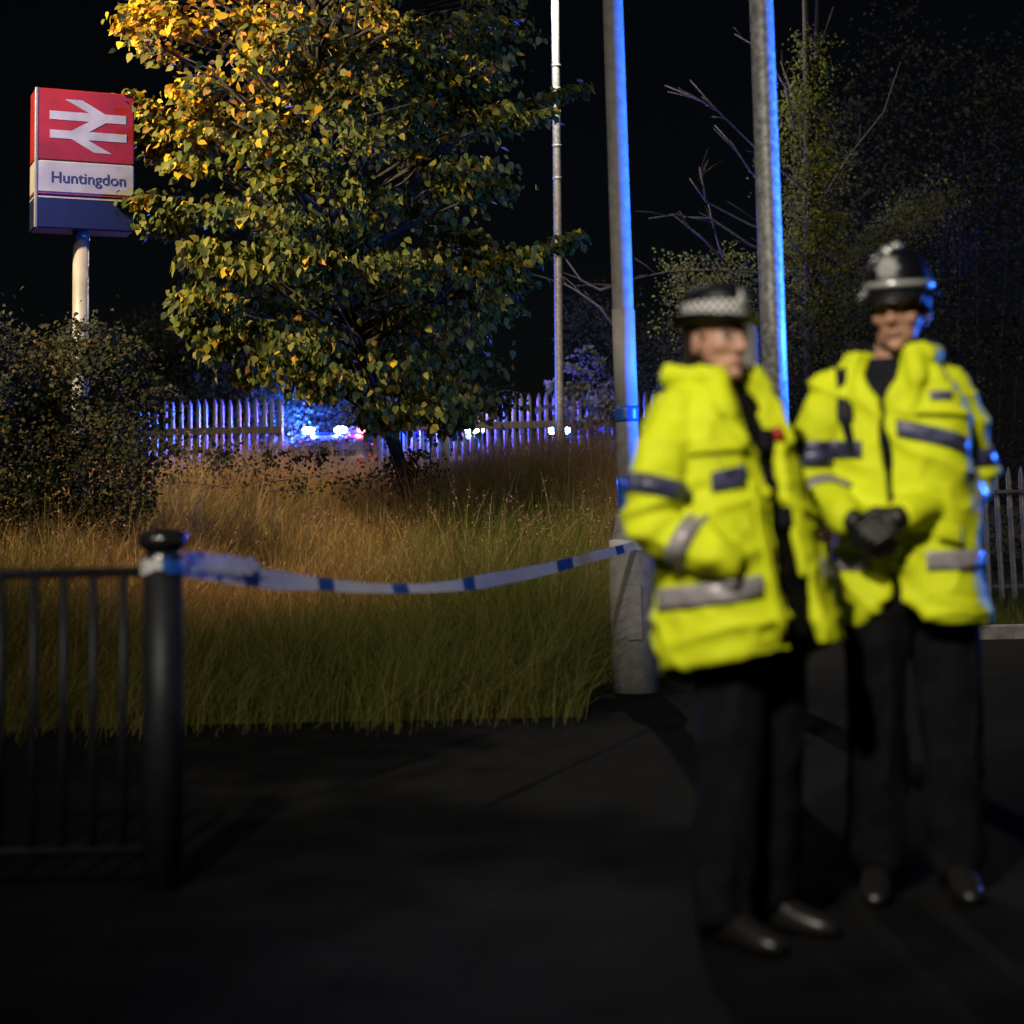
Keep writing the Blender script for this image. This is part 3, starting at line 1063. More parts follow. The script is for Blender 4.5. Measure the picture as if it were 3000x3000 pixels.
def col_far():
    Y = 28.0
    P = lambda py: at(1627 + .0112 * py, py, Y)
    foot = P(1330); foot.z = float(hgt(foot.x, Y)) - .1
    root = tag(empty('lamp_column', foot), 'tall slim pale lamp column standing by the spiked steel fence', 'lamp post')
    L = lambda p: Vector(p) - foot
    b = MB()
    b.tube([Vector((0, 0, 0)), L(P(1200)), L(P(600)), L(P(0)), L(P(-90))], [.078, .072, .068, .062, .060], 18)
    b.build('shaft', M['galv'], root, True)
    k = MB()
    for py in (525, 330, 262, 195, 430):
        k.tube([L(P(py)), L(P(py - 5))], .0715, 18)
    k.build('joint_ring', M['galv'], root, True)
    lp = lantern(root, L(P(-90)), (-.5, -.86, 0), True)
    lamp('lantern_light', lp + Vector((0, 0, -.07)), P_FAR, (1, .93, .82), .1, 'POINT', root)


col_far()


def street_lamp(x, y, H, aim_dir, power, colr, label, spot=160, aim=None, blend=.55):
    root = tag(empty('street_lamp', (x, y, 0)), label, 'street lamp')
    b = MB()
    b.tube([(0, 0, -.02), (0, 0, 1.1), (0, 0, 1.2), (0, 0, H)], [.10, .10, .072, .055], 18)
    b.build('shaft', M['galv'], root, True)
    lp = lantern(root, Vector((0, 0, H)), aim_dir, True)
    o = Vector((0, 0, -.07)) + lp
    lamp('lantern_light', o, power, colr, .12, 'SPOT', root, (Vector(aim) - Vector((x, y, 0))) if aim else o + Vector((0, 0, -3)), spot, blend)


street_lamp(-2.3, -1.7, 5.5, (.81, .59, 0), P_KEY, (1, .93, .80), 'street lamp with lit lantern beside the pavement on the near left', 54, (.72, 5.3, 2.55), 1.0)
street_lamp(-7.6, 12.6, 7.2, (.8, .6, 0), P_LEFT, (1, .78, .45), 'street lamp with lit lantern on the grass verge beside the station sign', 98, (-1.3, 18, 2.9), .8)


# ------------------------------------------------------------------ short post behind the near officer
def grey_post():
    Y = 7.4
    t = at(2186, 975, Y)
    root = tag(empty('bollard_post', (t.x, Y, 0)), 'plain grey post half hidden behind the officer with chequered hat', 'post')
    b = MB()
    b.tube([(0, 0, -.02), (0, 0, t.z)], [.050, .050], 20, dome=True)
    b.build('shaft', M['concrete'], root, True)
    c = MB()
    c.tube([(0, 0, -.02), (0, 0, .06)], [.075, .07], 20)
    c.build('foot_collar', M['concrete'], root, True)


grey_post()


# ------------------------------------------------------------------ station sign
def station_sign():
    Y = 16.4
    ang = R(24)
    mid = at(241, 480, Y)
    gz = float(hgt(mid.x, Y))
    root = tag(empty('station_sign', (mid.x, Y, 0), ang), 'station sign on a white post, red above white above navy, lettered Huntingdon', 'sign')
    kx, kz = .000884, .000848
    Wd, D = 1070 * kx, .34
    # sign frame: u (crop units) -> local x ; v (crop units, de-skewed) -> z
    zt = mid.z + (907 - 97) * kz
    X = lambda u: (u - 240 - 535) * kx
    Z = lambda v: zt - (v - 97) * kz
    yf = -D / 2

    def slab(name, v0, v1, m, parent=root, grow=0):
        b = MB()
        b.bbox((0, 0, (Z(v0) + Z(v1)) / 2), (Wd + grow, D + grow, Z(v0) - Z(v1)), .012)
        return b.build(name, m, parent)
    rp = slab('red_panel', 97, 929, M['signred'])
    wp = slab('white_panel', 931, 1300, M['signwhite'])
    slab('maroon_stripe', 1302, 1318, mat('sign_maroon', (.13, .015, .03), .4), grow=.002)
    slab('navy_stripe', 1319, 1346, M['signblue'], grow=-.004)
    slab('pale_stripe', 1347, 1356, M['signwhite'], grow=.002)
    bp = slab('navy_panel', 1358, 1708, M['signblue'])
    # double arrow, one outline
    out = [(390, 357), (812, 357), (550, 213), (740, 213), (988, 357), (1217, 357), (1217, 456), (1000, 456), (812, 576), (1222, 576), (1222, 671), (800, 671), (1062, 815), (872, 815), (625, 671), (393, 671), (393, 576), (622, 576), (812, 456), (390, 456)]
    bm = bmesh.new()
    f = bm.faces.new([bm.verts.new((X(u), yf - .0005, Z(v))) for u, v in out])
    ex = bmesh.ops.extrude_face_region(bm, geom=[f])
    bmesh.ops.translate(bm, vec=(0, -.004, 0), verts=[g for g in ex['geom'] if isinstance(g, bmesh.types.BMVert)])
    bmesh.ops.triangulate(bm, faces=bm.faces[:])
    bmesh.ops.recalc_face_normals(bm, faces=bm.faces[:])
    me = bpy.data.meshes.new('arrow_emblem'); bm.to_mesh(me); bm.free()
    me.materials.append(M['signwhite'])
    o = bpy.data.objects.new('arrow_emblem', me); COL.objects.link(o); o.parent = rp
    cu = bpy.data.curves.new('t', 'FONT'); cu.body = 'Huntingdon'; cu.size = 1; cu.extrude = .004; cu.offset = .003
    to = bpy.data.objects.new('t', cu); COL.objects.link(to)
    dg = bpy.context.evaluated_depsgraph_get()
    me = bpy.data.meshes.new_from_object(to.evaluated_get(dg)); me.name = 'lettering'
    bpy.data.objects.remove(to)
    xs = [v.co.x for v in me.vertices]
    hs = [v.co.y for v in me.vertices if v.co.x < min(xs) + .3]
    sx = (X(1212) - X(415)) / (max(xs) - min(xs))
    sy = (124 * kz) / (max(hs) - min(hs))
    me.transform(Matrix.Diagonal((sx, sy, 1, 1)))
    me.transform(Matrix.Translation((X(415) - min(xs) * sx, 0, 0)))
    me.transform(Matrix.Translation((0, yf, Z(1180))) @ Matrix.Rotation(R(90), 4, 'X'))
    me.materials.clear(); me.materials.append(M['signdark'])
    o = bpy.data.objects.new('lettering', me); COL.objects.link(o); o.parent = wp
    t = MB()
    t.bbox((X(240) + .012, yf + .012, (Z(97) + Z(1708)) / 2), (.034, .034, Z(97) - Z(1708) + .006), .008)
    t.build('corner_trim', M['signtrim'], root)
    px = X(790) - .02
    c = MB()
    c.tube([(px, 0, Z(1708) + .0), (px, 0, Z(1798))], .082, 24)
    c.build('collar', M['signtrim'], root, True)
    p = MB()
    p.tube([(px, 0, gz - .1), (px, 0, Z(1798))], .078, 24)
    p.build('post', M['signwhite'], root, True)


station_sign()


# ------------------------------------------------------------------ near railing, tape
def railing():
    Y = 5.5
    c = at(478, 1600, Y)
    root = tag(empty('railing', (c.x, Y, 0)), 'black metal railing whose end post carries a glossy flattened ball', 'railing')
    Lz = lambda py: at(478, py, Y).z
    Lx = lambda px: at(px, 1800, Y).x - c.x
    p = MB()
    p.tube([(0, 0, -.02), (0, 0, Lz(1635))], .062, 24)
    po = p.build('end_post', M['darkpaint'], root, True)
    f = MB()
    f.lathe((0, 0, 0), [(.066, Lz(1640)), (.070, Lz(1632)), (.050, Lz(1622)), (.058, Lz(1612)), (.076, Lz(1598)), (.082, Lz(1585)), (.078, Lz(1570)), (.062, Lz(1556)), (.036, Lz(1547)), (.004, Lz(1544))], 28)
    fix_normals(f.build('ball_finial', M['blackpaint'], po, True))
    r = MB()
    zt = Lz(1674)
    r.tube([(-1.6, 0, zt), (-.05, 0, zt)], .016, 12)
    r.build('top_rail', M['darkpaint'], root, True)
    r = MB()
    r.tube([(-1.6, 0, .12), (-.05, 0, .12)], .016, 12)
    r.build('bottom_rail', M['darkpaint'], root, True)
    b = MB()
    b.tube([(0, 0, .12), (0, 0, zt)], .0135, 10)
    first = None
    for px in (361, 273, 187, 98, 2, -90, -180, -270):
        if first is None:
            first = o = b.build('baluster', M['darkpaint'], root, True)
        else:
            o = first.copy(); COL.objects.link(o)
        o.location = (Lx(px), 0, 0)
    # tape wrapped round the head of the post belongs to the tape
    return c


RC = railing()


def tape():
    root = tag(empty('police_tape', (RC.x, 5.5, 0)), 'blue and white cordon tape sagging from the railing post to the lamp column', 'tape')
    o0 = Vector((RC.x, 5.5, 0))
    pts = [(520, 1660), (600, 1672), (730, 1692), (840, 1702), (955, 1712), (1060, 1722), (1168, 1725), (1270, 1722), (1368, 1712), (1480, 1692), (1560, 1676), (1650, 1655), (1740, 1630), (1830, 1607), (1885, 1591)]

    def depth(px):
        k = (px - 1500) / 5000
        # plan line from the post to the column
        x0, y0, x1, y1 = RC.x + .03, 5.46, .80, 11.14
        t = (x0 - k * y0) / (k * (y1 - y0) - (x1 - x0))
        return y0 + t * (y1 - y0)
    P = []
    for k in range(120):
        px = 520 + (1885 - 520) * k / 119
        py = np.interp(px, [a for a, _ in pts], [b for _, b in pts])
        P.append((px, py))
    ys = np.array([p[1] for p in P])
    for _ in range(6):
        ys[1:-1] = (ys[:-2] + 2 * ys[1:-1] + ys[2:]) / 4
    V, F, MI = [], [], []
    blue = [(708, 752), (930, 978), (1147, 1190), (1352, 1384), (1628, 1668), (1800, 1822)]
    for k, (px, _) in enumerate(P):
        c = at(px, ys[k], depth(px)) - o0
        u = k / 119
        tw = -.75 + .25 * math.sin(u * 9 + .5) + .75 * math.exp(-((px - 1480) / 90) ** 2) + .5 * math.exp(-((px - 800) / 60) ** 2)
        h = .034
        for r in range(4):
            s = (r / 3 - .5) * 2
            V.append(c + Vector((.25 * math.sin(tw) * h * s, -math.sin(tw) * h * s + .004 * math.sin(r * 2 + u * 30), math.cos(tw) * h * s)))
    for k in range(119):
        px = P[k][0]
        for r in range(3):
            a = k * 4 + r
            F.append((a, a + 4, a + 5, a + 1))
            MI.append(1 if any(x <= px <= y for x, y in blue) else 0)
    b = MB(); b.v = [tuple(v) for v in V]; b.f = F; b.m = MI
    b.build('hanging_strip', [M['whitetape'], M['bluetape']], root, True)
    # slack doubled end by the post
    b = MB()
    V, F, MI = [], [], []
    for k in range(40):
        px = 545 + (765 - 545) * k / 39
        py = 1642 + 20 * (k / 39) + 1.5 * math.sin(k * .5)
        c = at(px, py, depth(px) - .03) - o0
        h = .030 * (1 - .75 * max(0, (k - 34) / 5))
        for r in range(4):
            s = (r / 3 - .5) * 2
            V.append(c + Vector((0, .012 * math.sin(k * .7 + r * 1.3), h * s + .004 * math.sin(k * 1.1 + r))))
    for k in range(39):
        for r in range(3):
            a = k * 4 + r
            F.append((a, a + 4, a + 5, a + 1))
            MI.append(1 if 5 < k < 9 and r > 1 else 0)
    b.v = [tuple(v) for v in V]; b.f = F; b.m = MI
    b.build('slack_end', [M['whitetape'], M['bluetape']], root, True)
    # wrap round the post
    b = MB()
    V, F, MI = [], [], []
    zc = at(478, 1655, 5.5).z
    n = 40
    for k in range(n + 1):
        a = 2 * math.pi * k / n
        for r in range(4):
            rad = .068 + .006 * math.sin(k * 1.7 + r)
            V.append((rad * math.cos(a), rad * math.sin(a), zc + (r / 3 - .5) * (.045 + .008 * math.sin(k * .8)) + .006 * math.sin(a * 3)))
    for k in range(n):
        for r in range(3):
            F.append((k * 4 + r, k * 4 + 4 + r, k * 4 + 5 + r, k * 4 + r + 1))
            MI.append(1 if 31 <= k <= 37 else 0)
    b.v = V; b.f = F; b.m = MI
    b.build('post_wrap', [M['whitetape'], M['bluetape']], root, True)
    # knot round the column base
    b = MB()
    V, F = [], []
    c = P_MID(1596) - o0
    for k in range(n + 1):
        a = 2 * math.pi * k / n
        for r in range(3):
            V.append((c.x + .144 * math.cos(a), c.y + .144 * math.sin(a), c.z + (r - 1) * .028 + .01 * math.sin(a * 2)))
    for k in range(n):
        for r in range(2):
            F.append((k * 3 + r, k * 3 + 3 + r, k * 3 + 4 + r, k * 3 + r + 1))
    b.v = V; b.f = F; b.m = [0] * len(F)
    b.build('column_wrap', M['whitetape'], root, True)


tape()


# ------------------------------------------------------------------ palisade fences
def pale_mesh(H, w):
    b = MB()
    prof = [(-.5, .0), (-.40, -.016), (-.22, -.006), (-.12, -.024), (.12, -.024), (.22, -.006), (.40, -.016), (.5, 0)]
    t = .004
    rows = []
    for z, k, lean in ((0, 1, 0), (H - .16, 1, 0), (H - .10, .9, .0), (H - .03, .42, -.012), (H, .06, -.022)):
        rows.append([(x * w * k, y * (1 if k > .8 else k) + lean, z) for x, y in prof] + [(x * w * k, y * (1 if k > .8 else k) + lean + t, z) for x, y in reversed(prof)])
    b.loft(rows)
    return b


def palisade(name_label, x0, x1, Y, H, pitch, w, rail_z, base, rail_h, skip=()):
    root = tag(empty('palisade_fence', (0, Y, 0)), name_label, 'fence')
    mb = pale_mesh(H, w)
    first = None
    x = x0
    g0, g1 = skip if skip else (99, 99)
    while x < x1:
        if not g0 < x < g1:
            if first is None:
                first = o = fix_normals(mb.build('pale', M['fence'], root))
            else:
                o = first.copy(); COL.objects.link(o)
            o.location = (x + random.uniform(-.006, .006), 0, base + random.uniform(-.012, .012))
            o.rotation_euler = (0, random.uniform(-.006, .006), random.uniform(-.1, .1))
        x += pitch
    for i, (z, h) in enumerate(rail_z):
        for u0, u1 in (((x0 - .1, g0), (g1, x1 + .1)) if skip else ((x0 - .1, x1 + .1),)):
            r = MB()
            r.bbox(((u0 + u1) / 2, .035 if i else -.055, base + z), (u1 - u0, .05, h), .006)
            r.build('rail', M['rail'], root)
    pb = MB(); pb.bbox((0, .085, base + H * .47), (.10, .055, H * .94), .006)
    fp = None
    xs = list(np.arange(x0 + .4, x1, 2.75)) + ([g0 - .05, g1 + .05] if skip else [])
    for x in xs:
        if g0 < x < g1:
            continue
        if fp is None:
            fp = o = pb.build('post', M['rail'], root)
        else:
            o = fp.copy(); COL.objects.link(o)
        o.location = (x, 0, 0)
    return root


palisade('long grey spiked palisade fence with blue police lights shining through it', -7.25, 3.9, 31.0, 2.18, .151, .070, [(1.60, .13), (.35, .06)], 1.22, .1, (at(828, 1300, 31).x, at(1092, 1300, 31).x))
palisade('lower spiked palisade fence at the right, behind the helmeted officer', 4.2, 10.0, 20.8, 1.66, .150, .066, [(1.36, .045), (.22, .045)], -.02, .045)


# ------------------------------------------------------------------ vegetation builders
def leaves(name, C, N, size, col, m, parent, droop=.25, aspect=.78, kind='stuff'):
    """C centres (base of leaf), N leaf growth direction (unit-ish), size per leaf"""
    n = len(C)
    d = N / (np.linalg.norm(N, axis=1, keepdims=True) + 1e-9)
    up = RNG.normal(size=(n, 3)); up[:, 2] = np.abs(up[:, 2]) * .8 + .4; up[:, 1] -= .5
    s = np.cross(d, up); s /= np.linalg.norm(s, axis=1, keepdims=True) + 1e-9
    nn = np.cross(s, d)
    tpl = np.array([(0, 0), (.46, .28), (.40, .66), (0, 1.06), (-.40, .66), (-.46, .28), (0, .45)])
    curl = RNG.uniform(-.1, .5, n)
    fold = RNG.uniform(.05, .35, n)
    V = np.empty((n, 7, 3))
    for k, (u, v) in enumerate(tpl):
        z = -(droop + curl) * v * v * .6 + fold * abs(u)
        V[:, k] = C + size[:, None] * (s * (u * aspect) + d * v + nn * z[:, None])
    b = np.arange(n)[:, None] * 7
    q = np.concatenate([b + np.array([[0, 1, 2, 6]]), b + np.array([[6, 2, 3, 4]]), b + np.array([[0, 6, 4, 5]])])
    o = raw_mesh(name, V.reshape(-1, 3), q, np.zeros((0, 3), int), m, parent, np.repeat(col, 7, 0))
    if kind:
        o['kind'] = kind
    return o


def mixcol(n, cols, w):
    idx = RNG.choice(len(cols), n, p=np.array(w) / sum(w))
    c = np.array(cols)[idx] * RNG.uniform(.7, 1.3, (n, 1))
    return np.clip(c, 0, 1)


def branch(mb, p, d, L, r, depth, spread=.6, n=6, tips=None, up=.1):
    p = Vector(p); d = Vector(d).normalized()
    pts, rr = [p], [r]
    k = 4
    for i in range(k):
        d = (d + Vector((random.gauss(0, .16), random.gauss(0, .16), random.gauss(up, .12)))).normalized()
        p = p + d * L / k
        pts.append(p); rr.append(r * (1 - .6 * (i + 1) / k))
        if depth > 0 and i > 0:
            for _ in range(random.choice((1, 1, 2))):
                dd = (d + Vector((random.gauss(0, spread), random.gauss(0, spread), random.gauss(.1, spread * .7)))).normalized()
                branch(mb, p, dd, L * random.uniform(.45, .7), rr[-1] * .7, depth - 1, spread, max(4, n - 1), tips, up)
    mb.tube(pts, rr, n)
    if tips is not None:
        tips.append(p)


# ------------------------------------------------------------------ the autumn tree
def autumn_tree():
    Y0 = 17.0
    foot = at(1247, 1500, Y0 + 1.4)
    foot.z = float(hgt(foot.x, Y0)) - .1
    root = tag(empty('autumn_tree', foot), 'broad leafy tree turning from green to yellow beside the station sign', 'tree')
    f0 = np.array(foot)
    lb = np.array([(-300, 330), (-100, 345), (0, 365), (100, 385), (200, 425), (300, 440), (420, 440), (480, 510), (540, 500), (590, 445), (650, 425), (700, 450), (780, 480), (850, 520), (900, 560), (1000, 590), (1100, 690), (1175, 800), (1200, 1100), (1280, 1110)])
    rb = np.array([(-300, 1620), (-100, 1600), (0, 1575), (100, 1560), (180, 1450), (250, 1440), (330, 1500), (450, 1510), (550, 1490), (640, 1450), (720, 1480), (800, 1520), (900, 1490), (1000, 1440), (1100, 1410), (1180, 1380), (1280, 1330)])
    gaps = [(575, 190, 60, 60), (600, 540, 75, 45), (520, 750, 60, 70), (1330, 355, 65, 26), (1290, 150, 50, 35), (780, 470, 40, 30), (1180, 700, 40, 28), (900, 330, 30, 26), (1420, 620, 35, 30), (1330, 880, 50, 40), (700, 850, 35, 30), (1110, 460, 30, 22), (1050, 1010, 45, 30), (1290, 1090, 50, 30)]
    clumps = []
    while len(clumps) < 440:
        py = RNG.uniform(-320, 1270)
        l, r = np.interp(py, lb[:, 0], lb[:, 1]), np.interp(py, rb[:, 0], rb[:, 1])
        px = RNG.uniform(l + 15, r - 15)
        if py > (1150 if 800 < px < 1095 else 1252 if px < 1330 else 1195) or any(((px - a) / c) ** 2 + ((py - b) / d) ** 2 < 1 for a, b, c, d in gaps):
            continue
        e = min(px - l, r - px) / (.5 * (r - l))
        dep = 1.5 * math.sqrt(min(1, e * 1.2)) * (1 if py < 900 else .75)
        s = RNG.uniform(-1, 1)
        s = math.copysign(abs(s) ** .6, s)
        clumps.append((px, py, Y0 + s * dep, 1.0))
    # outreaching sprays
    for x0, y0, x1, y1, n in ((1460, 335, 1700, 255, 12), (1470, 360, 1600, 330, 6), (1520, 760, 1690, 690, 10), (1500, 790, 1560, 730, 5), (1420, 860, 1540, 830, 6), (1400, 960, 1500, 900, 5), (480, 330, 385, 275, 6), (500, 470, 440, 420, 5), (460, 570, 405, 590, 4), (560, 830, 640, 900, 6), (430, 120, 360, 60, 4), (620, 900, 575, 950, 4), (600, 995, 560, 960, 4)):
        yy = Y0 + RNG.uniform(-.8, .4)
        for k in range(n):
            t = k / (n - 1)
            clumps.append((x0 + (x1 - x0) * t, y0 + (y1 - y0) * t, yy, .55))
    Cs, Ds, Sz, Cl = [], [], [], []
    centers = []
    for px, py, Y, k in clumps:
        c = np.array(at(px, py, Y))
        centers.append(c)
        n = int(RNG.integers(40, 98) * (k if k == 1 else .45))
        off = RNG.normal(size=(n, 3)) * np.array([.145, .15, .062]) * k * RNG.uniform(.6, 1.15)
        p = c + off
        out = p - np.array(at(960, 500, Y0))
        out /= np.linalg.norm(out, axis=1, keepdims=True)
        d = out * .6 + RNG.normal(size=(n, 3)) * .55 + np.array([0, -.25, -.95])
        Cs.append(p); Ds.append(d)
        Sz.append(RNG.uniform(.052, .112, n))
        py_y = np.clip(.60 - max(0, px - 560) / 1500 - max(0, py - 60) / 1050, .035, .6)
        t = RNG.random() < .6
        w = [max(.05, .52 - py_y), .30, py_y * (.8 if t else .35), py_y * .28]
        Cl.append(mixcol(n, [(.062, .080, .016), (.145, .138, .024), (.58, .37, .02), (.47, .21, .035)], w))
    C, D, Z, L = map(np.concatenate, (Cs, Ds, Sz, Cl))
    tb = MB()
    trunk = [Vector((0, 0, 0)), Vector((-.12, -.3, .8)), Vector((-.35, -.6, 1.7)), Vector((-.70, -1.0, 2.8)), Vector((-.92, -1.3, 4.2)), Vector((-1.0, -1.4, 6.0))]
    tb.tube(trunk, [.085, .075, .072, .068, .06, .035], 14)
    tb.build('trunk', M['bark'], root, True)
    bb = MB()
    for i in RNG.choice(len(centers), 170, replace=False):
        e = Vector(centers[i]) - foot
        if clumps[i][1] > 1000:
            continue
        zb = max(1.2, min(5.8, e.z - .35 * math.hypot(e.x, e.y)))
        k = max(1, min(5, int(np.searchsorted([0, .8, 1.7, 2.8, 4.2, 6.0], zb))))
        z0s = [0, .8, 1.7, 2.8, 4.2, 6.0]
        s = trunk[k - 1].lerp(trunk[k], (zb - z0s[k - 1]) / (z0s[k] - z0s[k - 1]))
        m1 = s.lerp(e, .35) + Vector((random.gauss(0, .08), random.gauss(0, .08), .08))
        m2 = s.lerp(e, .7) + Vector((random.gauss(0, .08), random.gauss(0, .08), .10))
        bb.tube([s, m1, m2, e], [.028, .018, .011, .004], 5)
    bo = bb.build('limbs', M['bark'], root, True)
    bo['kind'] = 'stuff'
    leaves('crown', C - f0, D, Z, L, M['leaf'], root)


autumn_tree()


# ------------------------------------------------------------------ shrubs, scrub and ivy
def shrub(label, spots, name='bramble_bush', leaf=(.03, .06), n_leaf=70, cols=None, w=None, stem_from=None, fronds=0, parent_cat='bush', spread=(.13, .13, .10), m='shrubleaf', group=None):
    """spots: list of world points that carry leaf clumps"""
    P = np.array([tuple(s) for s in spots])
    c = P.mean(0)
    foot = Vector((c[0], c[1], float(hgt(c[0], c[1])) - .1))
    if stem_from is not None:
        foot.z = stem_from
    root = tag(empty(name, foot), label, parent_cat, group)
    f0 = np.array(foot)
    Cs, Ds, Zs = [], [], []
    for p in P:
        n = int(RNG.integers(int(n_leaf * .6), int(n_leaf * 1.4)))
        o = RNG.normal(size=(n, 3)) * np.array(spread)
        Cs.append(p + o)
        Ds.append(RNG.normal(size=(n, 3)) * .7 + np.array([0, -.3, -.15]))
        Zs.append(RNG.uniform(leaf[0], leaf[1], n))
    b = MB()
    for _ in range(fronds * 3):
        p = P[int(RNG.integers(len(P)))] if RNG.random() < .45 else P[np.argsort(-P[:, 2])[int(RNG.integers(max(4, len(P) // 3)))]]
        az = RNG.uniform(-1, 1)
        L = RNG.uniform(.35, .75)
        t = np.linspace(0, 1, 9)[:, None]
        arc = p + np.concatenate([t * az * L * .8, t * RNG.uniform(-.35, .1), t * L * .75 - t * t * L * RNG.uniform(.35, .85)], 1)
        b.tube([Vector(q) - foot for q in arc], list(np.linspace(.005, .0015, 9)), 4)
        q = np.repeat(arc[1:], 7, 0) + RNG.normal(size=(56, 3)) * .022
        Cs.append(q)
        Ds.append(RNG.normal(size=(56, 3)) * .6 + np.array([az * .5, -.2, -.2]))
        Zs.append(RNG.uniform(leaf[0], leaf[1], 56) * .9)
    C, D, Z = map(np.concatenate, (Cs, Ds, Zs))
    cols = cols or [(.022, .032, .010), (.042, .046, .015), (.055, .036, .018), (.13, .08, .018)]
    w = w or [.5, .3, .17, .03]
    cc = mixcol(len(C), cols, w)
    cc = np.clip(cc * (1 + .45 * vn(C * 2.2, 21))[:, None], 0, 1)
    leaves('foliage', C - f0, D, Z, cc, M[m], root)
    low = P[np.argsort(P[:, 2] + np.abs(P[:, 0] - c[0]) * .6)]
    hubs = [Vector(p) for p in low[:max(4, len(P) // 12)][::2]]
    for h in hubs:
        e = h - foot
        s = Vector((e.x * .55, e.y * .5, 0.0))
        b.tube([s, s.lerp(e, .55) + Vector((random.gauss(0, .05), random.gauss(0, .05), .03)), e], [.013, .010, .006], 5)
    for p in P[RNG.random(len(P)) < .35]:
        e = Vector(p)
        h = min(P, key=lambda q: (Vector(q) - e).length if (Vector(q) - e).length > .12 else 9)
        b.tube([Vector(h) - foot, Vector(h).lerp(e, .5) - foot + Vector((0, 0, .04)), e - foot], [.007, .006, .003], 4)
    so = b.build('stems', M['bark'], root, True)
    so['kind'] = 'stuff'
    return root


def region(n, lo, hi, top, bot, Y, dY):
    out = []
    while len(out) < n:
        px = RNG.uniform(lo, hi)
        t, b = np.interp(px, *top), np.interp(px, *bot)
        t = t + 75 * float(vn(np.array([px / 55., Y, 3.]), 5)) + 30 * float(vn(np.array([px / 17., Y, 7.]), 6))
        py = t + (b - t) * RNG.random() ** .8
        out.append(at(px, py, Y + RNG.normal() * dY))
    return out


dk = [(.024, .031, .011), (.036, .037, .014), (.042, .029, .015), (.10, .055, .015)]
shrub('dark bramble bush smothering the foot of the station sign post',
      region(200, -150, 430, ([-150, 60, 200, 300, 380, 430], [890, 950, 985, 1010, 1050, 1130]), ([-150, 250, 430], [1640, 1600, 1470]), 15.4, .25), leaf=(.026, .056), n_leaf=95, fronds=26, cols=dk)
shrub('dark straggly bush behind the fence between sign and tree',
      region(110, 420, 860, ([420, 560, 680, 860], [930, 960, 1020, 1100]), ([420, 620, 860], [1290, 1290, 1250]), 34.2, .4), name='hedge_bush', leaf=(.05, .11), n_leaf=70, fronds=12, spread=(.26, .2, .2), cols=dk)
shrub('low dark bramble straggling through the tall grass below the spiked fence',
      region(40, 330, 1300, ([330, 500, 660, 820, 1100, 1180, 1300], [1190, 1250, 1330, 1370, 1370, 1310, 1330]), ([330, 560, 1300], [1480, 1440, 1440]), 18.5, .5), name='low_bramble', leaf=(.028, .055), n_leaf=46, fronds=8, cols=dk)
shrub('dark low scrub in front of the fence under the tree',
      region(46, 1040, 1480, ([1040, 1480], [1130, 1170]), ([1040, 1300, 1480], [1235, 1215, 1205]), 21.0, .5), name='low_scrub', leaf=(.04, .075), n_leaf=44, spread=(.16, .15, .06))
shrub('twiggy bush in the fence opening lit blue by the police lights',
      region(90, 830, 1080, ([830, 960, 1080], [1325, 1330, 1330]), ([830, 1080], [1450, 1450]), 32.2, .25), name='twiggy_bush', m='leaf', leaf=(.035, .075), n_leaf=34, spread=(.15, .12, .08), fronds=10, cols=[(.14, .15, .10), (.2, .16, .12)], w=[.6, .4])
shrub('leaves added behind the police car with beacons to catch their blue glow',
      region(90, 800, 1130, ([800, 1130], [1110, 1110]), ([800, 1130], [1290, 1290]), 36.6, .3), name='glow_leaves', m='leaf', leaf=(.05, .10), n_leaf=40, spread=(.22, .15, .15), cols=[(.07, .09, .05), (.10, .09, .06)], w=[.6, .4])  # added foliage that catches beacon light, standing in for the blue haze
shrub('bluish climber clinging round the foot of the tall slim column',
      region(34, 1640, 1800, ([1640, 1690, 1800], [1090, 1080, 1190]), ([1640, 1800], [1250, 1250]), 30.3, .15), name='climber', leaf=(.06, .12), n_leaf=16, spread=(.10, .08, .08), cols=[(.10, .11, .10), (.13, .12, .10)], w=[.5, .5], fronds=6)
shrub('leafy sprig topping the fence behind the near officer',
      region(10, 1930, 2010, ([1930, 1965, 2010], [1120, 1075, 1130]), ([1930, 2010], [1180, 1180]), 30.6, .1), name='sprig_bush', leaf=(.06, .11), n_leaf=14, spread=(.08, .06, .06), cols=[(.09, .10, .08)], w=[1])


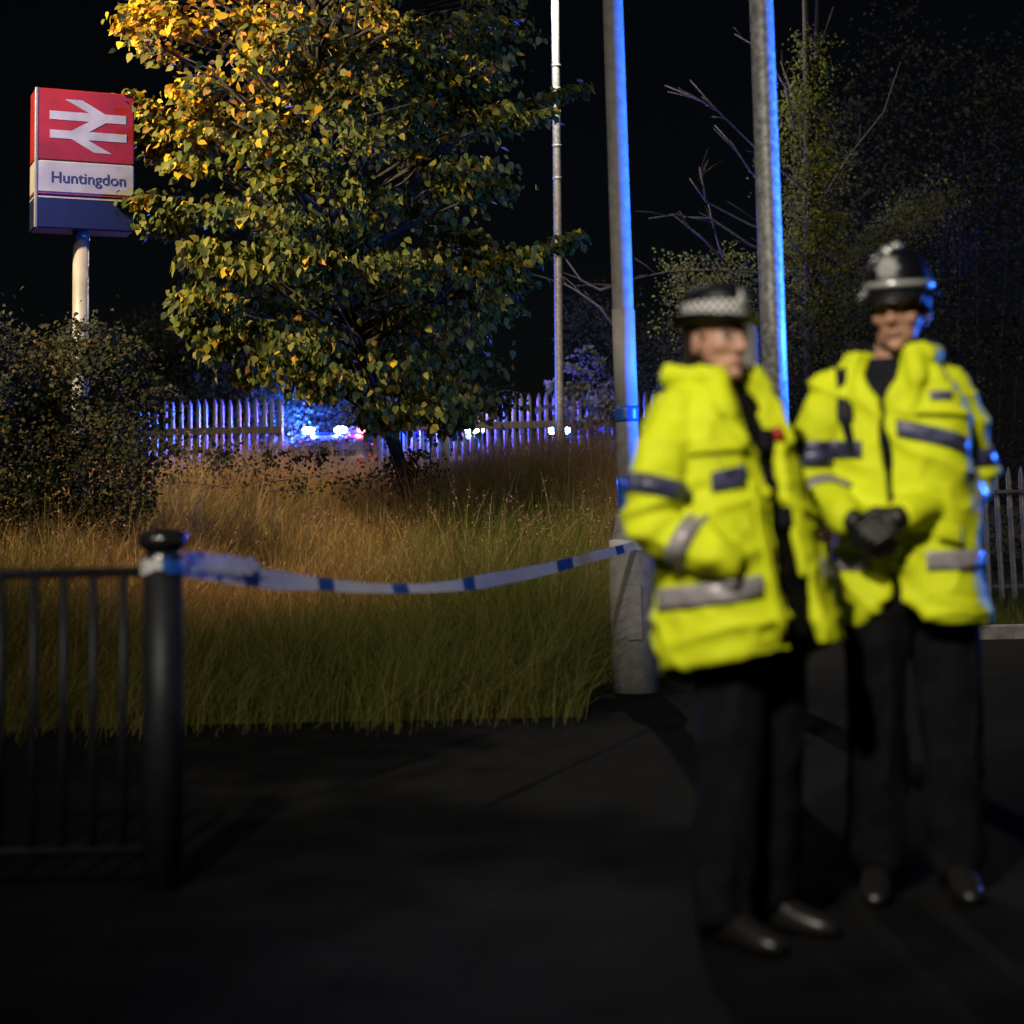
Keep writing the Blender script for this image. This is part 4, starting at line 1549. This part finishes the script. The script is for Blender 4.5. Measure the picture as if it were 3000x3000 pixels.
def ivy_tree():
    Y = 26.5
    foot = at(2395, 1640, Y); foot.z = float(hgt(foot.x, Y)) - .2
    root = tag(empty('ivy_tree', foot), 'bare branched tree with a trunk clad in ivy behind the officers', 'tree')
    f0 = np.array(foot)
    P = lambda px, py, dy=0: at(px, py, Y + dy) - foot
    t = MB()
    t.tube([Vector((0, 0, 0)), P(2392, 1300), P(2380, 900), P(2375, 560), P(2368, 330), P(2362, 100), P(2355, -160)], [.20, .17, .14, .11, .08, .055, .035], 10)
    t.tube([P(2378, 420), P(2390, 200), P(2395, 0), P(2410, -150)], [.06, .045, .03, .02], 8)
    t.build('trunk', M['bark'], root, True)
    lim = [
        [(2360, 560), (2300, 505), (2210, 430), (2095, 320), (2025, 235)],
        [(2095, 320), (2050, 295), (1950, 250)],
        [(2360, 620), (2260, 560), (2200, 500), (2150, 430), (2098, 367)],
        [(2340, 440), (2300, 260), (2240, 150), (2150, 100)],
        [(2380, 440), (2330, 300), (2290, 180)],
        [(2395, 800), (2300, 690), (2200, 660), (2070, 590), (2020, 522)],
        [(2070, 590), (2058, 540), (2048, 490)],
        [(2130, 780), (2110, 720), (2085, 650), (2070, 590)],
        [(2130, 780), (2060, 700), (1970, 630), (1900, 640)],
        [(2360, 880), (2230, 800), (2100, 790), (1960, 795), (1855, 818)],
        [(2320, 760), (2200, 720), (2080, 640), (2000, 635)],
        [(2395, 300), (2400, 150), (2440, 20)],
        [(2400, 600), (2470, 480), (2510, 430), (2590, 330), (2640, 180)],
        [(1860, 820), (1760, 850), (1700, 820), (1655, 760)],
        [(1800, 960), (1760, 900), (1690, 850), (1650, 830)],
    ]
    for l in lim:
        b = MB()
        dy = random.uniform(-.6, .3)
        pts = [P(x + random.uniform(-4, 4), y, dy) for x, y in l]
        rr = list(np.linspace(.021, .006, len(pts)))
        b.tube(pts, rr, 6)
        for _ in range(5):
            i = random.randrange(1, len(pts))
            a = pts[i - 1].lerp(pts[i], random.random())
            d = (pts[i] - pts[i - 1]).normalized()
            e = a + (d + Vector((random.gauss(0, .5), random.gauss(0, .3), random.gauss(.2, .4)))) * random.uniform(.15, .45)
            b.tube([a, a.lerp(e, .5) + Vector((0, 0, .02)), e], [.007, .005, .002], 4)
        b.build('branch', M['twig'], root, True)
    Cs = []
    for px, py, wx, n in [(2372, y, 30 + (y - 150) * .10, 300 if y > 280 else 110) for y in range(140, 1120, 26)]:
        for _ in range(6):
            c = np.array(at(px + RNG.normal() * wx, py + RNG.normal() * 20, Y + RNG.uniform(-.35, .1)))
            Cs.append(c + RNG.normal(size=(n // 6, 3)) * np.array([.12, .10, .12]))
    for px, py in [(2520 + 250 * t + RNG.normal() * 22, 760 - 200 * t + RNG.normal() * 28) for t in np.linspace(0, 1, 70)]:
        Cs.append(np.array(at(px, py, Y - .1)) + RNG.normal(size=(34, 3)) * np.array([.15, .12, .12]))
    for px, py in [(RNG.uniform(2330, 2540), RNG.uniform(640, 1080)) for _ in range(130)]:
        Cs.append(np.array(at(px, py, Y - .2)) + RNG.normal(size=(30, 3)) * np.array([.16, .12, .14]))
    for px, py in [(RNG.uniform(1960, 2200), RNG.uniform(760, 1000)) for _ in range(90)]:
        Cs.append(np.array(at(px, py, Y - .2)) + RNG.normal(size=(22, 3)) * np.array([.18, .12, .12]))
    C = np.concatenate(Cs)
    n = len(C)
    leaves('ivy', C - f0, RNG.normal(size=(n, 3)) * .6 + np.array([0, -.5, -.4]), RNG.uniform(.03, .062, n),
           mixcol(n, [(.13, .155, .022), (.22, .22, .03), (.26, .21, .04)], [.5, .35, .15]), M['shrubleaf'], root)


ivy_tree()

far_cols = [(.034, .033, .020), (.046, .043, .026), (.030, .038, .015)]
scrub_cols = [(.040, .036, .027), (.058, .054, .040), (.034, .042, .018)]
for i, (lo, hi, t0, t1, b, Y, lab, nm, nc) in enumerate((
        (1680, 2010, 880, 930, 1180, 36.5, 'dim leafless scrub rising behind the fence beside the tall slim column', 'fence_scrub', 60),
        (2020, 2420, 940, 860, 1500, 25.0, 'dim grey scrub seen between the two officers', 'grey_scrub', 90),
        (2420, 2780, 700, 560, 1500, 25.2, 'dark thicket directly behind the custodian helmet', 'thicket', 130),
        (2740, 3100, 420, 520, 1700, 26.0, 'tall dark thicket at the right edge above the lower spiked fence', 'edge_thicket', 170))):
    cc_ = scrub_cols if nm != 'fence_scrub' else far_cols
    shrub(lab, region(nc, lo, hi, ([lo, hi], [t0, t1]), ([lo, hi], [b, b]), Y, .5), name=nm, leaf=(.035, .07), n_leaf=60, spread=(.26, .22, .22), cols=cc_, w=[.5, .3, .2], fronds=10)
shrub('very dim tall foliage to the right of the ivy clad trunk',
      region(130, 2440, 3100, ([2440, 3100], [60, 160]), ([2440, 3100], [700, 650]), 34.0, .8), name='tall_foliage', leaf=(.05, .10), n_leaf=50, spread=(.4, .3, .4), cols=far_cols, w=[.5, .3, .2], fronds=10, stem_from=.9)


# ------------------------------------------------------------------ grass
def blades(n, xy, Lr, w, bend, colfn, wind=0.0):
    X, Y = xy[:, 0], xy[:, 1]
    Z = hgt(X, Y) - .06
    L = RNG.uniform(Lr[0], Lr[1], n) * (.45 + .55 * sstep(9.6, 12.5, Y)) * (1 + .28 * vn(np.stack([X * .9, Y * .9, 0 * X], -1), 4) + .22 * vn(np.stack([X * 3.1, Y * 2.4, 0 * X], -1), 14))
    az = RNG.uniform(0, 2 * math.pi, n)
    bd = RNG.uniform(bend[0], bend[1], n)
    dx, dy = np.cos(az) * bd + wind * (.5 + .5 * vn(np.stack([X * .6, Y * .6, 0 * X + 9], -1), 8)), np.sin(az) * bd
    fa = RNG.uniform(-.9, .9, n)
    sx, sy = np.cos(fa), np.sin(fa)
    V = np.empty((n, 7, 3))
    bm_ = np.hypot(dx, dy)
    for k, (t, ww, sgn) in enumerate(((0, .8, -1), (0, .8, 1), (.4, 1, -1), (.4, 1, 1), (.75, .65, -1), (.75, .65, 1), (1, 0, 0))):
        h = L * (t - .38 * np.minimum(bm_, 1.2) * t ** 2.4)
        V[:, k, 0] = X + dx * L * t ** 2 + sx * w * ww * sgn * .5
        V[:, k, 1] = Y + dy * L * t ** 2 + sy * w * ww * sgn * .5
        V[:, k, 2] = Z + h
    b = np.arange(n)[:, None] * 7
    q = np.concatenate([b + np.array([[0, 1, 3, 2]]), b + np.array([[2, 3, 5, 4]])])
    t = b + np.array([[4, 5, 6]])
    col = colfn(X, Y)
    return V.reshape(-1, 3), q, t, np.repeat(col, 7, 0)


def meadow():
    n = 130000
    y = 8.6 + (26.5 - 8.6) * RNG.random(n * 3) ** 1.15
    x = RNG.uniform(-1, 1, n * 3) * (y * .31 + .5)
    keep = (y > 9.85 - .9 * RNG.random(len(x)) ** 10 + .55 * vn(np.stack([x * 1.2, 0 * x, 0 * x], -1), 31) + .25 * vn(np.stack([x * 6, 0 * x, 0 * x], -1), 32)) & (x < np.where(y < 14.5, .98, 1.0 + (y - 14.5) * .12 + 1.6 * sstep(15, 20, y))) 
    x, y = x[keep][:n], y[keep][:n]
    kk = ~((x > .36) & (y < 11.75))
    x, y = x[kk], y[kk]
    n = len(x)

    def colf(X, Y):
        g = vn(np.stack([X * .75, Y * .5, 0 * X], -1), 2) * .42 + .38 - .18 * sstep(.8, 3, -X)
        g = g + .62 * np.exp(-((X - .15) / 1.35) ** 2 - ((Y - 14) / 4.5) ** 2) - .25 * sstep(17.5, 22, Y) + .55 * (1 - sstep(10.5, 13.5, Y)) + RNG.normal(size=len(X)) * .22  # near edge tinted darker green, in place of light falling off there
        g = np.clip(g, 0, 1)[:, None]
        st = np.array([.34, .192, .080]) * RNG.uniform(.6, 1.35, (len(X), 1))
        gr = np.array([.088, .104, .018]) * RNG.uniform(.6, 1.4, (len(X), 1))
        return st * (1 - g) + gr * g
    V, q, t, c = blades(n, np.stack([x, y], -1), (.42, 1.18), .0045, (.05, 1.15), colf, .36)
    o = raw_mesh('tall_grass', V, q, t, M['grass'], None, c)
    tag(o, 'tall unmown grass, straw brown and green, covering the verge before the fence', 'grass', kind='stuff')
    # pale flowering stalks
    m = 1500
    y = RNG.uniform(12.5, 21, m); x = RNG.uniform(-1, 1, m) * (y * .30)
    k = x < 1.2
    x, y = x[k], y[k]; m = len(x)
    V, q, t, c = blades(m, np.stack([x, y], -1), (.85, 1.35), .005, (.1, .7), lambda X, Y: np.array([.30, .20, .10]) * RNG.uniform(.6, 1.4, (len(X), 1)), .3)
    tips = V.reshape(-1, 7, 3)[:, 4:7].mean(1)
    a = np.repeat(tips, 12, 0) + RNG.normal(size=(m * 12, 3)) * np.array([.012, .012, .06])
    o = raw_mesh('grass_stalks', V, q, t, M['grass'], None, c)
    tag(o, 'long pale seeding stalks standing out of the tall grass', 'grass', kind='stuff')
    lv = leaves('seed_heads', a, RNG.normal(size=(m * 12, 3)) * .5 + np.array([0, 0, .5]), RNG.uniform(.008, .018, m * 12), np.clip(np.array([.30, .19, .11]) * RNG.uniform(.6, 1.4, (m * 12, 1)), 0, 1), M['grass'], o)
    # mown verge by the right fence
    n = 26000
    x = RNG.uniform(1.2, 8.5, n); y = RNG.uniform(15.3, 22.5, n)
    V, q, t, c = blades(n, np.stack([x, y], -1), (.10, .26), .006, (.1, .7), lambda X, Y: np.array([.04, .05, .012]) * RNG.uniform(.6, 1.4, (len(X), 1)))
    o = raw_mesh('verge_grass', V, q, t, M['grass'], None, c)
    tag(o, 'short dark verge grass under the lower spiked fence', 'grass', kind='stuff')


meadow()


# ------------------------------------------------------------------ police cars
def police_car():
    root = empty('police_car', (0, 0, 0))
    # length along x (nose +x), width along y
    st = [(-2.15, .42, .62, .70, .72), (-2.10, .34, .80, .80, .98), (-1.85, .24, .86, .66, 1.28), (-1.35, .20, .88, .62, 1.43), (-.5, .20, .89, .63, 1.47), (.25, .20, .89, .62, 1.42), (.75, .20, .88, .64, 1.18), (1.05, .20, .87, .76, .98), (1.6, .22, .85, .74, .92), (2.0, .28, .78, .66, .80), (2.15, .40, .62, .50, .64)]
    b = MB()
    rings = []
    for x, zl, wb, wt, zt in st:
        belt = min(.92, zt - .02)
        half = [(wb * .9, zl), (wb, zl + .12), (wb * 1.0, (zl + belt) / 2), (wb * .97, belt), (wt + .03, zt - .06), (wt * .9, zt)]
        rings.append([(x, y, z) for y, z in half] + [(x, -y, z) for y, z in reversed(half)])
    b.loft(rings)
    fix_normals(b.build('body', M['carwhite'], root, True))
    for s in (-1, 1):
        g = MB()
        pts = [(-1.72, .95), (-1.40, 1.34), (-.5, 1.39), (.2, 1.34), (.72, .97)]
        yo = [.865, .70, .70, .70, .86]
        g.add([(x, s * y, z) for (x, z), y in zip(pts, yo)] + [(x, s * (y - .03), z) for (x, z), y in zip(pts, yo)], [(0, 1, 2, 3, 4), (9, 8, 7, 6, 5)] + [(i, (i + 1) % 5, 5 + (i + 1) % 5, 5 + i) for i in range(5)])
        g.build('side_window', M['carglass'], root)
    g = MB()
    g.add([(.82, -.66, 1.13), (.82, .66, 1.13), (.33, .56, 1.41), (.33, -.56, 1.41), (.80, -.66, 1.10), (.80, .66, 1.10), (.31, .56, 1.38), (.31, -.56, 1.38)], [(0, 1, 2, 3), (7, 6, 5, 4), (0, 4, 5, 1), (1, 5, 6, 2), (2, 6, 7, 3), (3, 7, 4, 0)])
    g.build('windscreen', M['carglass'], root)
    g = MB()
    g.add([(-2.10, -.62, 1.02), (-2.10, .62, 1.02), (-1.72, .56, 1.35), (-1.72, -.56, 1.35), (-2.06, -.62, 1.0), (-2.06, .62, 1.0), (-1.68, .56, 1.33), (-1.68, -.56, 1.33)], [(3, 2, 1, 0), (4, 5, 6, 7), (0, 1, 5, 4), (1, 2, 6, 5), (2, 3, 7, 6), (3, 0, 4, 7)])
    g.build('rear_window', M['carglass'], root)
    for s in (-1, 1):
        for i in range(8):
            c = MB()
            c.bbox((-1.55 + i * .40, s * .888, .62), (.39, .012, .19), .003)
            c.build('livery_block', M['bluecar' if i % 2 else 'yellowcar'], root)
        h = MB(); h.ell((2.02, s * .60, .66), (.13, .16, .08), None, 14, 8)
        h.build('headlight', M['silver'], root, True)
        t = MB(); t.bbox((-2.10, s * .68, .86), (.10, .14, .22), .02)
        t.build('tail_light', M['red'], root)
        for x in (-1.32, 1.32):
            w = MB()
            w.lathe((0, 0, 0), [(.20, -.10), (.30, -.10), (.32, -.07), (.32, .07), (.30, .10), (.20, .10)], 24)
            wo = fix_normals(w.build('tyre', M['tyre'], root, True))
            wo.location = (x, s * .80, .32); wo.rotation_euler = (R(90), 0, 0)
            r = MB(); r.lathe((0, 0, 0), [(.04, -.085), (.20, -.095), (.20, .095), (.04, .085)], 20)
            r.build('rim', M['rim'], wo)
    l = MB(); l.bbox((-.45, 0, 1.50), (.26, 1.16, .03), .01)
    lb = l.build('light_bar', M['darkpaint'], root)
    return root, lb


def beacon(lb, y, m, name='beacon', w=.125):
    b = MB(); b.ell((-.45, y, 1.575), (.12, w, .07 if w < .15 else .085), None, 14, 8)
    return b.build(name, m, lb, True)


def place_car(base, loc, rz, mods, label, light, group):
    root, lb = base
    root.location = loc; root.rotation_euler = (0, 0, rz)
    tag(root, label, 'police car', group)
    for y, m, p, c, nm in mods:
        o = beacon(lb, y, M[m], nm, .125 if len(mods) > 2 else .23)
        if p:
            lamp('beacon_light', (-.45 + light[0], y + light[1], 1.66), p, c, .07, 'SPOT', root, (-14, y * 2, 2.6), 140, .5)
            if p > 2000:
                lamp('beacon_light', (-.45, y, 1.80), p * .36, c, .07, 'POINT', root)


BL, BR, RD = (.02, .15, 1.0), (.015, .075, 1.0), (1, .02, .05)
grp = 'police cars with flashing beacons'
base = police_car()
copies = []
for _ in range(3):
    c = copy_tree(base[0])
    copies.append((c, [x for x in c.children if x.name.startswith('light_bar')][0]))
gz = 1.22
a = at(975, 1262, 33.6)
place_car(base, (a.x, 33.6 + .45, a.z - 1.565), R(90), [(.48, 'blueon', P_BEHIND * 2.3, BR, 'blue_beacon'), (-.16, 'blueon', P_BEHIND * 1.8, BR, 'blue_beacon'), (-.60, 'redon', 900, RD, 'red_beacon')],
          'police car in the fence opening under the tree, two blue beacons and one red lit', (-.16, 0), grp)
a = at(1385, 1262, 34.0)
place_car(copies[0], (a.x - .48, 34.0 + .45, a.z - 1.565), R(90), [(-.48, 'blueon', P_BEHIND * .5, BR, 'blue_beacon'), (.48, 'blueoff', 0, BL, 'blue_beacon')],
          'police car behind the fence midway, one blue beacon flashing', (-.16, 0), grp)
a = at(1638, 1263, 34.0)
place_car(copies[1], (a.x + .48, 34.0 + .45, a.z - 1.565), R(90), [(.48, 'blueon', P_BEHIND * .4, BR, 'blue_beacon'), (-.48, 'blueoff', 0, BL, 'blue_beacon')],
          'police car behind the fence just below the tall slim column', (-.16, 0), grp)
place_car(copies[2], (6.55, 10.45, 0), R(125), [(.48, 'blueon', 0, BL, 'blue_beacon'), (-.48, 'blueon', 0, BL, 'blue_beacon')],
          'police car parked on the asphalt to the right of the officers', (0, 0), grp)
for nm, p, tgt, sp in (('beacon_light_a', P_VAN, (1.25, 10.7, 3.9), 58), ('beacon_light_b', P_VAN * .15, (.9, 5.0, 3.1), 40), ('beacon_light_c', P_VAN * .24, (-3.6, 16.2, 5.2), 44)):
    lamp(nm, (6.35, 10.35, 1.72), p, BL, .08, 'SPOT', None, tgt, sp, .35)
